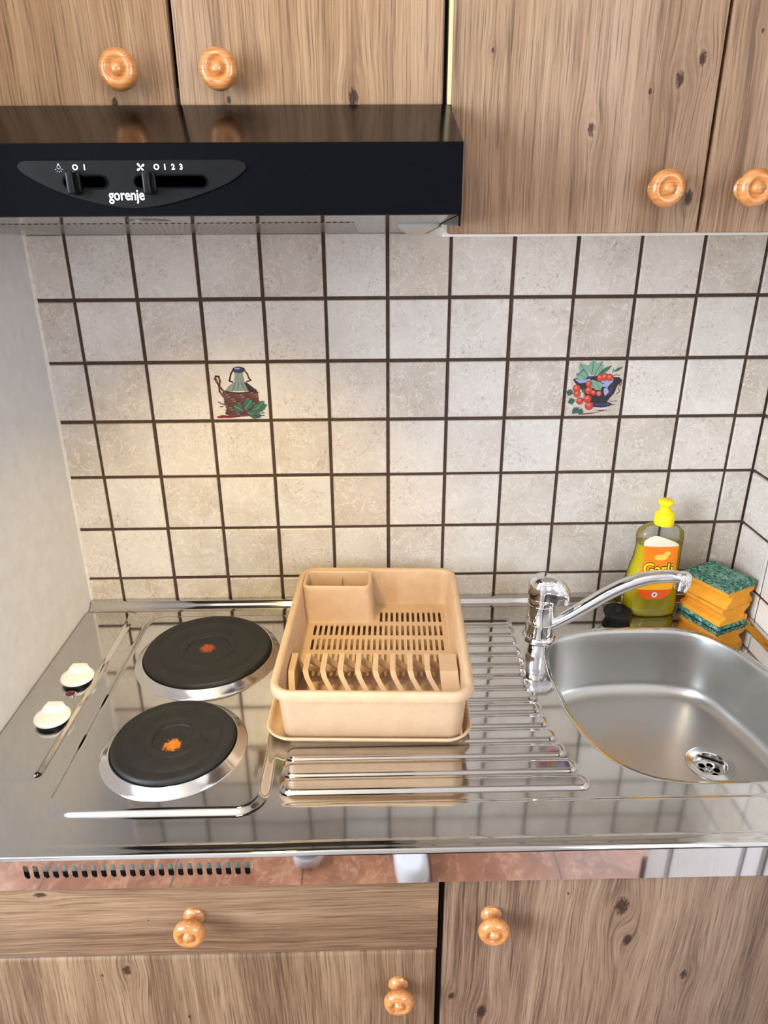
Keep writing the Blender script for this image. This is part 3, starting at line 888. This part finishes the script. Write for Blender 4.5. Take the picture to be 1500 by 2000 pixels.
# ------------------------------------------------------------------ sink plug
plug = thing('sink_plug', 'black rubber sink plug lying between tap spout and soap bottle', 'plug', (.9125, -.0740, ZC))
T = Matrix.Translation((.9125, -.0740, ZC)) @ Matrix.Rotation(math.radians(3), 4, 'X')
MB().lathe([(.0001, .0006), (.0195, .0006), (.0205, .0015), (.0222, .010), (.0245, .0115), (.0250, .0145), (.0242, .0172), (.0215, .0180), (.0170, .0172), (.0150, .0176), (.0080, .0180), (.0060, .0215), (.0040, .0240), (.0001, .0245)], 44, M=T).build('stopper', M_black_rubber, plug, sharp=50)
m = MB()
loop = [(.9065 - .008 + .013 * math.cos(t) , -.066 + .002 * math.sin(t), ZC + .027 + .012 * math.sin(t)) for t in np.linspace(-.9, 4.2, 26)]
m.tube(loop, .0007, 8)
loop = [(.9200 + .012 * math.cos(t), -.062 + .004 * math.cos(t), ZC + .025 + .015 * math.sin(t)) for t in np.linspace(-1.4, 2.2, 22)]
m.tube(loop, .0007, 8)
m.build('chain_ring', M_black_rubber, plug)

# ------------------------------------------------------------------ washing-up liquid bottle
BY = -.052
bot_ = thing('soap_bottle', 'clear bottle of yellow washing-up liquid with yellow cap and orange label', 'bottle', (.976, BY, ZC))
sec = [(-.6548, .9777, .0380, .019), (-.6530, .9776, .0425, .0225), (-.648, .9770, .0460, .0250), (-.6411, .9758, .0480, .0258), (-.6143, .9730, .0490, .0255), (-.5931, .9734, .0469, .0248),
       (-.5671, .9750, .0432, .0235), (-.5415, .9778, .0402, .0222), (-.5182, .9784, .0392, .0215), (-.5012, .9780, .0408, .0212), (-.4905, .9785, .0385, .0200),
       (-.4845, .9790, .0320, .0180), (-.4805, .9800, .0235, .0160), (-.4780, .9815, .0165, .0145), (-.4760, .9822, .0140, .0138)]
zz_ = np.array([s[0] for s in sec])
def bsec(z):
    return [np.interp(z, zz_, [s[k] for s in sec]) for k in (1, 2, 3)]
def bpt(z, t, grow=0.0):
    cx, hx, hy = bsec(z)
    e = .72
    ct, st = math.cos(t), math.sin(t)
    return (cx + (hx + grow) * math.copysign(abs(ct) ** e, ct), BY + (hy + grow) * math.copysign(abs(st) ** e, st), z)
zline = catmull([(s[0], 0, 0) for s in sec], 3, closed=False)[:, 0]
ZL = -.5150
def bottle_loops(zs_, grow): return [[bpt(z, 2 * PI * k / 56, grow) for k in range(56)] for z in zs_]
clear = NT('clear_plastic'); tr = clear.node('ShaderNodeBsdfTransparent'); tr.inputs[0].default_value = (.93, .95, .94, 1)
gls = clear.node('ShaderNodeBsdfGlossy'); gls.inputs['Roughness'].default_value = .06
fr = clear.node('ShaderNodeFresnel'); fr.inputs[0].default_value = 1.45
mx = clear.node('ShaderNodeMixShader'); clear.link(fr.outputs[0], mx.inputs[0]); clear.link(tr.outputs[0], mx.inputs[1]); clear.link(gls.outputs[0], mx.inputs[2])
clear.link(mx.outputs[0], clear.out.inputs[0])
liq = NT('yellow_liquid'); tr = liq.node('ShaderNodeBsdfTransparent'); tr.inputs[0].default_value = srgb(236, 214, 40)
df = liq.node('ShaderNodeBsdfPrincipled'); df.inputs['Base Color'].default_value = srgb(232, 208, 14); df.inputs['Roughness'].default_value = .12; df.inputs['Coat Weight'].default_value = .6
mx = liq.node('ShaderNodeMixShader'); mx.inputs[0].default_value = .80
liq.link(tr.outputs[0], mx.inputs[1]); liq.link(df.outputs[0], mx.inputs[2]); liq.link(mx.outputs[0], liq.out.inputs[0])
body = MB().loft(bottle_loops(zline, 0), 0, True, False).build('bottle_body', clear.mat, bot_, sharp=60)
zl = [z for z in zline if z < ZL] + [ZL]
MB().loft(bottle_loops(zl, -.0012), 0, True, True).build('liquid', liq.mat, bot_, sharp=60)
# cap: skirt, neck and push-pull top
T = Matrix.Translation((.9812, BY, 0))
capo = MB().lathe([(.0150, -.4790), (.0166, -.4785), (.0168, -.4600), (.0160, -.4572), (.0118, -.4555), (.0100, -.4540), (.0092, -.4505), (.0001, -.4505)], 40, M=T).build('cap', M_yellow_cap, bot_, sharp=50)
T = Matrix.Translation((.9800, BY, .0035)) @ Matrix.Rotation(0, 4, 'X')
MB().lathe([(.0085, -.4550), (.0088, -.4480), (.0112, -.4462), (.0130, -.4435), (.0132, -.4400), (.0122, -.4372), (.0090, -.4358), (.0001, -.4355)], 40, M=T).build('push_pull_top', M_yellow_cap, capo, sharp=50)
# front label follows the bottle's curve; x in [-1,1] across the front
def lab(xn, z, g): 
    cx, hx, hy = bsec(z)
    ct = max(-.985, min(.985, xn))
    e = .72
    t = math.acos(math.copysign(abs(ct) ** (1 / e), ct))
    p = bpt(z, -t, g)
    return p
M_lab_o = NT('orange_label'); X, Y, Z = M_lab_o.pos()
M_lab_o.set(Base_Color=M_lab_o.ramp(M_lab_o.smooth(M_lab_o.math('SUBTRACT', Z, ZO), -.60, -.52), [(0, srgb(255, 186, 20)), (.45, srgb(252, 150, 16)), (1, srgb(246, 126, 14))]), Roughness=.35)
M_lab_o = M_lab_o.mat
M_lab_w = plain('cream_label_top', srgb(232, 226, 200), .4)
M_lab_r = plain('red_orange_swoosh', srgb(240, 88, 16), .35)
M_lab_y = plain('yellow_lettering', srgb(250, 226, 40), .4)
M_lab_k = plain('dark_outline', srgb(60, 44, 12), .5)
def xl(z): return np.interp(z, [-.615, -.605, -.59, -.565, -.545, -.52, -.505], [-.28, -.58, -.70, -.72, -.76, -.82, -.82])
def xr_(z): return np.interp(z, [-.615, -.605, -.59, -.565, -.545, -.52, -.505], [.25, .58, .70, .74, .72, .70, .72])
def label_patch(z0, z1, fl, fr_, g, nz=16, nx_=20):
    loops = []
    for i in range(nz + 1):
        z = z0 + (z1 - z0) * i / nz
        loops.append([lab(fl(z) + (fr_(z) - fl(z)) * k / nx_, z, g) for k in range(nx_ + 1)])
    return loops
lb = MB().loft(label_patch(-.6150, -.5130, xl, xr_, .0004), 0, closed=False)
lb.loft(label_patch(-.5130, -.4930, lambda z: -.82 + .35 * ((z + .513) / .020) ** 3, lambda z: .71 - 1.0 * max(0, (z + .513) / .020) ** 1.6, .0004), 1, closed=False)
lb.loft(label_patch(-.6150, -.5960, xl, xr_, .0007), 2, closed=False)
labo = lb.build('label', [M_lab_o, M_lab_w, M_lab_r], bot_, sharp=60)
def flat_on_label(vs, x0, z0, sx, g):
    out = []
    for p in vs:
        z = z0 + p[1]; cx, hx, hy = bsec(z)
        out.append(lab((x0 + p[0] * sx - cx) / hx, z, g))
    return out
vs, fs = text_geo('Garli', .030, .0016)
mk = MB().add(flat_on_label(vs, .9740, -.5650, .86, .0010), fs)
mk.build('lettering_outline', M_lab_k, labo, recalc=False)
vs, fs = text_geo('Garli', .030, .0004)
MB().add(flat_on_label(vs, .9740, -.5650, .86, .0014), fs).build('lettering', M_lab_y, labo, recalc=False)
m = MB()   # flower: petals round a small eye
for k in range(9):
    a_ = 2 * PI * k / 9
    pet = [(.0035 * math.cos(a_) + .0019 * math.cos(t), .0035 * math.sin(a_) + .0019 * math.sin(t)) for t in np.linspace(0, 2 * PI, 10, endpoint=False)]
    m.add(flat_on_label(pet, .9730, -.6055, 1, .0012), [list(range(10))], 0)
eye = [(.0016 * math.cos(t), .0016 * math.sin(t)) for t in np.linspace(0, 2 * PI, 12, endpoint=False)]
m.add(flat_on_label(eye, .9730, -.6055, 1, .0016), [list(range(12))], 1)
m.build('flower_print', [M_white_print, M_lab_k], labo, recalc=False)
m = MB()
# pale badge near the label's top
bd = [(.012 * math.cos(t), .0055 * math.sin(t) - .001) for t in np.linspace(0, 2 * PI, 20, endpoint=False)]
m.add(flat_on_label(bd, .9760, -.5320, 1, .0010), [list(range(20))], 0)
bd = [(.0055 * math.cos(t) + .010, .0045 * math.sin(t) + .006) for t in np.linspace(0, 2 * PI, 16, endpoint=False)]
m.add(flat_on_label(bd, .9760, -.5320, 1, .0009), [list(range(16))], 0)
m.build('badge_print', plain('pale_yellow_print', srgb(252, 204, 84), .4), labo, recalc=False)

# ------------------------------------------------------------------ sponges
M_foam = NT('orange_foam'); P = M_foam.obj()
_v = M_foam.noise(P, 1100, 3, .7); _c = M_foam.noise(P, 60, 3, .6)
M_foam.set(Base_Color=M_foam.ramp(_c, [(.3, srgb(232, 152, 34)), (.7, srgb(243, 170, 52))]), Roughness=.95)
M_foam.bump(_v, .5, .0012); M_foam = M_foam.mat
M_pad = NT('green_scouring_fibre'); P = M_pad.obj()
_w = M_pad.math('ABSOLUTE', M_pad.math('SUBTRACT', M_pad.noise(P, 55, 3, .6, 1.5), .5))
_w2 = M_pad.math('ABSOLUTE', M_pad.math('SUBTRACT', M_pad.noise(P, 210, 2, .6, 1.0), .5))
_mm = M_pad.math('MAXIMUM', M_pad.smooth(_w, .075, .01), M_pad.math('MULTIPLY', M_pad.smooth(_w2, .05, 0), .6))
M_pad.set(Base_Color=M_pad.mix(M_pad.math('MULTIPLY', _mm, .85), srgb(24, 98, 80), srgb(150, 196, 176)), Roughness=.8)
M_pad.bump(_mm, .8, .002); M_pad = M_pad.mat
def sponge(name_label, zb, flip, rot, cx, cy):
    o = thing('scouring_sponge', name_label, 'sponge', (cx, cy, zb), rot, 'sponges stacked in the corner')
    hl, hw = .0455, .0355
    H = .0405
    pr = [(hw * .98, .0), (hw, .003), (hw * .985, .0085), (hw * .93, .0100), (hw * .74, .0110), (hw * .66, .0128), (hw * .67, .0150), (hw * .80, .0205), (hw * .98, .0270), (hw * 1.0, .0295), (hw * .99, .0325), (hw * .96, .0330)]
    nz = []
    Z = lambda z: z if not flip else H - z
    sgn = 1
    loops = []
    xs_ = [-hl, -hl + .002, *np.linspace(-hl + .006, hl - .006, 14), hl - .002, hl]
    m = MB()
    for i, x in enumerate(xs_):
        s = .965 if i in (0, len(xs_) - 1) else (.99 if i in (1, len(xs_) - 2) else 1.0)
        wob = .0006 * math.sin(i * 1.7)
        ring = [(x, -w * s, Z(z + .0075)) for w, z in pr] + [(x, w * s + wob, Z(z + .0075)) for w, z in reversed(pr)]
        loops.append(ring)
    m.loft(loops, 0, True, True)
    m.build('foam', M_foam, o, local=True, sharp=45)
    m = MB(); n = 14
    g = []
    for lay, zz in ((0, .0), (1, .0078)):
        for i in range(n + 1):
            for j in range(n + 1):
                ex = 1 + .02 * math.sin(j * 2.1 + lay) * (i in (0, n)); ey = 1 + .025 * math.sin(i * 1.9 + lay) * (j in (0, n))
                zj = rng.normal(0, .0005) if (0 < i < n and 0 < j < n) else 0
                g.append(((i / n * 2 - 1) * (hl + .0005) * ex, (j / n * 2 - 1) * (hw + .001) * ey, Z(zz + (zj if lay == 0 else 0))))
    S_ = (n + 1) ** 2; F = []
    id_ = lambda l, i, j: l * S_ + i * (n + 1) + j
    for l in (0, 1):
        for i in range(n):
            for j in range(n): F.append([id_(l, i, j), id_(l, i + 1, j), id_(l, i + 1, j + 1), id_(l, i, j + 1)])
    for i in range(n):
        F.append([id_(0, i, 0), id_(0, i + 1, 0), id_(1, i + 1, 0), id_(1, i, 0)]); F.append([id_(0, i, n), id_(0, i + 1, n), id_(1, i + 1, n), id_(1, i, n)])
        F.append([id_(0, 0, i), id_(0, 0, i + 1), id_(1, 0, i + 1), id_(1, 0, i)]); F.append([id_(0, n, i), id_(0, n, i + 1), id_(1, n, i + 1), id_(1, n, i)])
    m.add(g, F)
    m.build('scouring_pad', M_pad, o, local=True, sharp=60)
    return o
sponge('orange foam sponge at bottom of the corner stack, green pad underneath', ZC + .0012, False, math.radians(-66), 1.0885, -.0690)
sponge('orange foam sponge on top of the corner stack, green pad upward', ZC + .0428, True, math.radians(-63), 1.0910, -.0690)

# ------------------------------------------------------------------ drip tray and dish rack
RROT = math.radians(-2.0)
tray = thing('drip_tray', 'shallow beige plastic drip tray under the dish rack on the drainer', 'tray', (.4685, -.2195, ZC + .0048), RROT)
hx, hy = .1415, .1890
def rl(dx, z, r=.034): return rrect(hx - dx, hy - dx, max(r - dx, .006), z, n=8)
m = MB()
m.loft([rl(.018, .0), rl(.010, .0012), rl(.004, .0070), rl(.0015, .0115), rl(-.0012, .0125), rl(-.0018, .0142), rl(-.0002, .0155), rl(.0025, .0148), rl(.0042, .0120), rl(.0065, .0075), rl(.0125, .0030), rl(.020, .0022)], 0, True, True)
m.build('tray_shell', M_rack, tray, local=True, sharp=50)

rack = thing('dish_rack', 'beige plastic dish rack with cutlery cup and curved plate dividers', 'dish rack', (.4735, -.2330, ZC + .0085), RROT)
RH = .0905        # rim height above the rack's foot
hx, hy = .1365, .1810
zf = .0255        # floor level, the grid stands clear of the tray
m = MB()
def rk(dx, z, r=.030): return rrect(hx - dx, hy - dx, max(r - dx, .008), z, n=8)
m.loft([rk(.0185, .0005), rk(.0155, .0), rk(.0135, .002), rk(.0075, RH - .016), rk(.0072, RH - .0150), rk(-.0005, RH - .0148), rk(-.0015, RH - .0125), rk(-.0012, RH - .004), rk(.0008, RH - .0008), rk(.0030, RH), rk(.0065, RH - .0004),
        rk(.0088, RH - .0022), rk(.0098, RH - .006), rk(.0125, .052), rk(.0145, zf + .005), rk(.0158, zf + .001), rk(.0190, zf), rk(.0195, zf - .003), rk(.0180, .0005)], 0, wrap=False)
basin = m.build('basin', M_rack, rack, local=True, sharp=42)
# perforated floor
def plate_holes(x_edges, y_edges, is_hole, z0, z1):
    m = MB(); nx_, ny_ = len(x_edges), len(y_edges)
    for i in range(nx_ - 1):
        for j in range(ny_ - 1):
            if is_hole(i, j): continue
            x0, x1, y0, y1 = x_edges[i], x_edges[i + 1], y_edges[j], y_edges[j + 1]
            vs = [(x0, y0, z0), (x1, y0, z0), (x1, y1, z0), (x0, y1, z0), (x0, y0, z1), (x1, y0, z1), (x1, y1, z1), (x0, y1, z1)]
            fs = [[3, 2, 1, 0], [4, 5, 6, 7]]
            nb = ((i, j - 1, [0, 1, 5, 4]), (i + 1, j, [1, 2, 6, 5]), (i, j + 1, [2, 3, 7, 6]), (i - 1, j, [3, 0, 4, 7]))
            for a_, b_, f in nb:
                if a_ < 0 or b_ < 0 or a_ >= nx_ - 1 or b_ >= ny_ - 1 or is_hole(a_, b_): fs.append(f)
            m.add(vs, fs)
    return m
nsl = 24; px_ = .0092; xst = -nsl * px_ / 2 + .002
xe = [-.1185]
for k in range(nsl): xe += [xst + k * px_ + .0024, xst + k * px_ + .0068]
xe += [.1185]
rows = [(-.022, .005), (.017, .049), (.060, .092), (.103, .136)]
ye = [-.030]
for a_, b_ in rows: ye += [a_, b_]
ye += [.1635]
def is_hole(i, j):
    if i % 2 == 0 or j % 2 == 0: return False
    if i < 1 or i >= len(xe) - 1: return False
    xm = (xe[i] + xe[i + 1]) / 2; row = j // 2
    if row == 3: return .006 < xm < .110
    return -.114 < xm < .114
fl_ = plate_holes(xe, ye, is_hole, zf - .0028, zf)
fl_.build('drain_floor', M_rack, rack, local=True, sharp=30)
# cutlery cup in the rear left corner
cx0, cx1, cy0, cy1 = -.1275, -.0095, .1080, .1715
ccx, ccy, chx, chy = (cx0 + cx1) / 2, (cy0 + cy1) / 2, (cx1 - cx0) / 2, (cy1 - cy0) / 2
m = MB()
cu = lambda d, z, r=.014: rrect(chx - d, chy - d, max(r - d, .004), z, ccx, ccy, 6)
fb = rrect(chx + .004, chy + .005, .016, zf, ccx + .004, ccy - .005, 6)
m.loft([fb, rrect(chx + .002, chy + .003, .015, zf + .006, ccx + .002, ccy - .003, 6), cu(.0, RH - .010), cu(.0002, RH - .003), cu(.0015, RH - .0006), cu(.0035, RH), cu(.0055, RH - .0010), cu(.0066, RH - .004), cu(.0085, .03), cu(.0095, .016), cu(.013, .013)], 0, False, True)
m.build('cutlery_cup', M_rack, rack, local=True, sharp=50)
MB().box(ccx - .0015 + .004, ccx + .0015 + .004, cy1 - .012, cy1 - .006, .045, RH - .012, .0008).build('cup_rib', M_rack, rack, local=True)
# plate dividers: flat straps on top, arms sweeping down to the front and to the floor
zt = .0640
def divider(x, w, sweep=.052):
    path = []
    for k in range(9):       # rear arm, floor to strap
        t = k / 8
        path.append((min(x + sweep * .6 * (1 - t) ** 1.4, .110), -.032 - .015 * t ** .8, zf + (zt - .004 - zf) * t))
    path += [(x, -.050, zt), (x, -.072, zt), (x, -.0935, zt)]
    for k in range(1, 11):   # front arm
        t = k / 10
        path.append((min(x + sweep * t ** 1.3, .111), -.0955 - .066 * t ** 1.1, zt - .003 - (zt - .010) * (t ** 1.25)))
    loops = []
    for i, p in enumerate(path):
        a_ = Vector(path[min(i + 1, len(path) - 1)]) - Vector(path[max(i - 1, 0)])
        nrm = Vector((0, -a_.z, a_.y)).normalized()      # up-ish normal in the y-z plane
        if i < 9 and nrm.y < 0: nrm = -nrm
        dep = .009
        q = Vector(p)
        i0 = q - nrm * 0 if True else q
        inn = q + (Vector((0, -.080, .010)) - Vector((0, q.y, q.z))).normalized() * dep
        inn.x = q.x + .001
        loops.append([(q.x - w / 2, q.y, q.z), (q.x + w / 2, q.y, q.z), (inn.x + w / 2 - .001, inn.y, inn.z), (inn.x - w / 2 + .001, inn.y, inn.z)])
    return MB().loft(loops, 0, True, True)
for k in range(8):
    divider(-.0985 + .0252 * k, .0078).build('divider', M_rack, rack, local=True, sharp=35)
divider(.1085, .0260, .008).build('divider_shoulder', M_rack, rack, local=True, sharp=35)
divider(-.1185, .0090, .012).build('divider_shoulder', M_rack, rack, local=True, sharp=35)
MB().box(-.1185, .1185, -.036, -.029, zf - .004, zf + .006, .001).build('cross_rail', M_rack, rack, local=True)

# ------------------------------------------------------------------ picture tiles set into the wall
def picture_tile(i, label):
    o = thing('picture_tile', label, 'tile', (i * .1 + .05, 0, -.25))
    MB().box(i * .1 + .0026, i * .1 + .0974, 0, .0031, -.2974, -.2026, .0014).build('tile', M_tile_x, o)
    return o
P_BK = plain('print_black', srgb(38, 30, 34), .35); P_BL = plain('print_blue', srgb(44, 54, 104), .35); P_LB = plain('print_pale_blue', srgb(150, 160, 200), .35)
P_GN = plain('print_green', srgb(52, 98, 80), .35); P_LG = plain('print_pale_green', srgb(122, 162, 140), .35); P_RD = plain('print_red', srgb(196, 62, 42), .35)
P_LR = plain('print_pale_red', srgb(226, 108, 84), .35); P_DR = plain('print_dark_red', srgb(112, 34, 32), .35); P_BR = plain('print_brown', srgb(104, 64, 54), .35); P_GL = plain('print_glass', srgb(128, 142, 132), .35)
class Pic:
    def __init__(s, i): s.x0 = i * .1 + .0026; s.z0 = -.2974; s.S = .0948; s.m = MB(); s.l = 0
    def P(s, u, v): s.l += 0; return (s.x0 + u * s.S, -.0003 - s.l * .000012, s.z0 + v * s.S)
    def poly(s, pts, mi): s.l += 1; s.m.add([s.P(*p) for p in pts], [list(range(len(pts)))], mi)
    def ell(s, u, v, a_, b_, mi, n=20, rot=0):
        s.poly([(u + a_ * math.cos(t) * math.cos(rot) - b_ * math.sin(t) * math.sin(rot), v + a_ * math.cos(t) * math.sin(rot) + b_ * math.sin(t) * math.cos(rot)) for t in np.linspace(0, 2 * PI, n, endpoint=False)], mi)
    def line(s, pts, w, mi):
        s.l += 1
        pts = [Vector((p[0], p[1])) for p in pts]
        for a_, b_ in zip(pts[:-1], pts[1:]):
            d = (b_ - a_); n = Vector((-d.y, d.x)).normalized() * w / 2; e = d.normalized() * w * .3
            s.m.add([s.P(*(a_ - e + n)), s.P(*(a_ - e - n)), s.P(*(b_ + e - n)), s.P(*(b_ + e + n))], [[0, 1, 2, 3]], mi)
    def leaf(s, u, v, L, w, rot, mi, vein=None):
        pts = []
        for k in range(13):
            t = k / 12; pts.append((t * L, w * math.sin(PI * t) * (1 + .35 * (k % 2))))
        for k in range(11, 0, -1):
            t = k / 12; pts.append((t * L, -w * math.sin(PI * t) * (1 + .35 * (k % 2))))
        c_, s_ = math.cos(rot), math.sin(rot)
        s.poly([(u + p[0] * c_ - p[1] * s_, v + p[0] * s_ + p[1] * c_) for p in pts], mi)
        if vein is not None: s.line([(u, v), (u + L * .9 * c_, v + L * .9 * s_)], .008, vein)
    def done(s, name, parent): return s.m.build(name, [P_BK, P_BL, P_LB, P_GN, P_LG, P_RD, P_LR, P_DR, P_BR, P_GL], parent, recalc=False)
BK, BL, LB, GN, LG, RD, LR, DR_, BR, GL = range(10)
pt = picture_tile(2, 'wall tile painted with a wicker-covered glass jug, left above the dish rack')
p = Pic(2)
p.poly([(.06, .055), (.16, .085), (.30, .075), (.50, .05), (.30, .03), (.08, .03)], DR_)
p.ell(.50, .085, .22, .03, BK)
p.poly([(.25, .52), (.33, .62), (.43, .68), (.60, .68), (.72, .60), (.77, .52)], GL)
p.poly([(.44, .67), (.425, .72), (.45, .80), (.44, .86), (.60, .86), (.59, .80), (.61, .72), (.60, .67)], GL)
for a_, b_ in (((.45, .67), (.38, .52)), ((.50, .67), (.48, .52)), ((.55, .67), (.62, .52))): p.line([a_, b_], .012, GN)
p.poly([(.60, .68), (.66, .66), (.80, .54), (.74, .50), (.66, .52)], BK)
p.ell(.525, .895, .115, .055, BK); p.ell(.515, .90, .085, .040, BL); p.ell(.50, .915, .05, .012, LB)
p.line([(.43, .90), (.38, .82), (.36, .74), (.345, .70), (.40, .68)], .028, BK)
p.line([(.62, .89), (.67, .82), (.69, .75), (.72, .71), (.64, .68)], .028, BR)
p.poly([(.20, .50), (.22, .40), (.22, .28), (.25, .20), (.22, .12), (.30, .07), (.60, .06), (.74, .12), (.82, .24), (.84, .38), (.83, .50), (.80, .56), (.74, .52), (.50, .48), (.27, .51)], BR)
for k in range(11):
    v = .485 - k * .038
    for j in range(12):
        u = .23 + j * .052 + (k % 2) * .026
        if u > .82 - max(0, .25 - v) * .5: continue
        p.line([(u, v + .008), (u + .022, v - .004), (u + .042, v + .010)], .011, (BK, DR_, GL, BK, BR)[(j * 3 + k * 7) % 5])
p.line([(.23, .52), (.50, .485), (.80, .52)], .02, BK)
p.line([(.26, .50), (.20, .56), (.14, .66), (.10, .74), (.12, .79), (.17, .78), (.185, .70), (.16, .62), (.16, .52), (.22, .42)], .030, BR)
p.line([(.24, .49), (.19, .56), (.14, .67), (.12, .75)], .010, BK)
p.line([(.12, .33), (.17, .30), (.23, .28)], .014, BK); p.line([(.14, .24), (.2, .25)], .012, BK)
for u, v, L, w, r_ in ((.70, .17, .30, .07, .35), (.58, .20, .22, .075, .9), (.62, .13, .26, .07, -.25), (.55, .16, .20, .06, 2.6), (.80, .22, .18, .05, .7)):
    p.leaf(u, v, L, w, r_, GN, LG)
for pts in (((.72, .10), (.82, .07), (.92, .08)), ((.74, .08), (.84, .035)), ((.86, .12), (.93, .13))): p.line(pts, .012, BK)
p.done('jug_picture', pt)
pt = picture_tile(8, 'wall tile painted with red tomatoes spilling from a blue pot, above the tap')
p = Pic(8)
p.poly([(.29, .045), (.45, .06), (.66, .075), (.45, .035), (.30, .028)], DR_); p.poly([(.54, .10), (.70, .115), (.80, .105), (.66, .092)], DR_)
for pts in (((.80, .26), (.92, .28)), ((.80, .21), (.90, .205))): p.line(pts, .008, GN)
p.poly([(.46, .20), (.50, .17), (.66, .155), (.80, .18), (.85, .215), (.78, .25), (.50, .25)], BK)
p.poly([(.48, .205), (.64, .175), (.80, .205), (.76, .235), (.50, .235)], BL)
p.poly([(.40, .25), (.30, .45), (.14, .60), (.09, .67), (.20, .71), (.55, .73), (.92, .70), (.98, .64), (.90, .55), (.86, .42), (.78, .32), (.74, .24)], BK)
p.poly([(.13, .66), (.20, .695), (.40, .70), (.40, .62), (.22, .60)], LB); p.poly([(.18, .69), (.40, .715), (.42, .68), (.20, .655)], BL)
p.poly([(.60, .62), (.62, .66), (.82, .68), (.80, .60), (.70, .575)], LB); p.poly([(.60, .54), (.62, .585), (.78, .59), (.72, .52)], LB)
p.poly([(.66, .50), (.72, .52), (.76, .44), (.70, .36), (.67, .42)], LB); p.poly([(.80, .56), (.84, .60), (.80, .42), (.74, .34), (.76, .44)], BL)
p.line([(.92, .66), (.97, .60), (.95, .54), (.92, .62)], .010, BK); p.line([(.92, .52), (.95, .44), (.90, .40)], .010, BK)
for u, v, L, w, r_, vi in ((.36, .72, .30, .07, 2.2, BK), (.42, .74, .28, .08, 1.55, BK), (.46, .72, .30, .07, 1.15, BK), (.34, .70, .22, .07, 2.8, GN), (.42, .66, .16, .08, -1.2, GN), (.50, .62, .18, .07, -.9, GN),
                           (.12, .42, .13, .05, 2.9, BK), (.16, .30, .13, .05, 3.5, BK), (.25, .16, .16, .05, 3.9, BK), (.30, .14, .12, .045, 4.4, BK), (.34, .42, .10, .04, 2.0, BK)):
    p.leaf(u, v, L, w, r_, LG if w > .055 else GN, vi)
p.leaf(.52, .74, .30, .03, .62, GN); p.leaf(.80, .80, .18, .02, .5, GN); p.line([(.15, .74), (.22, .78), (.24, .84), (.30, .80)], .014, GN); p.line([(.80, .72), (.86, .75), (.92, .73)], .010, BK); p.line([(.78, .78), (.80, .86)], .010, GN)
for u, v, r_ in ((.575, .695, .06), (.655, .71, .065), (.745, .70, .06), (.38, .585, .055), (.17, .51, .065), (.19, .41, .06), (.39, .47, .065), (.48, .43, .05), (.58, .415, .05), (.25, .28, .06), (.385, .32, .07), (.43, .19, .072)):
    p.ell(u, v, r_ * 1.06, r_ * 1.06, DR_); p.ell(u, v, r_ * .95, r_ * .95, RD); p.ell(u - r_ * .2, v + r_ * .25, r_ * .45, r_ * .4, LR)
p.line([(.56, .44), (.60, .38)], .010, LB); p.line([(.60, .43), (.56, .39)], .010, LB)
p.done('pot_picture', pt)
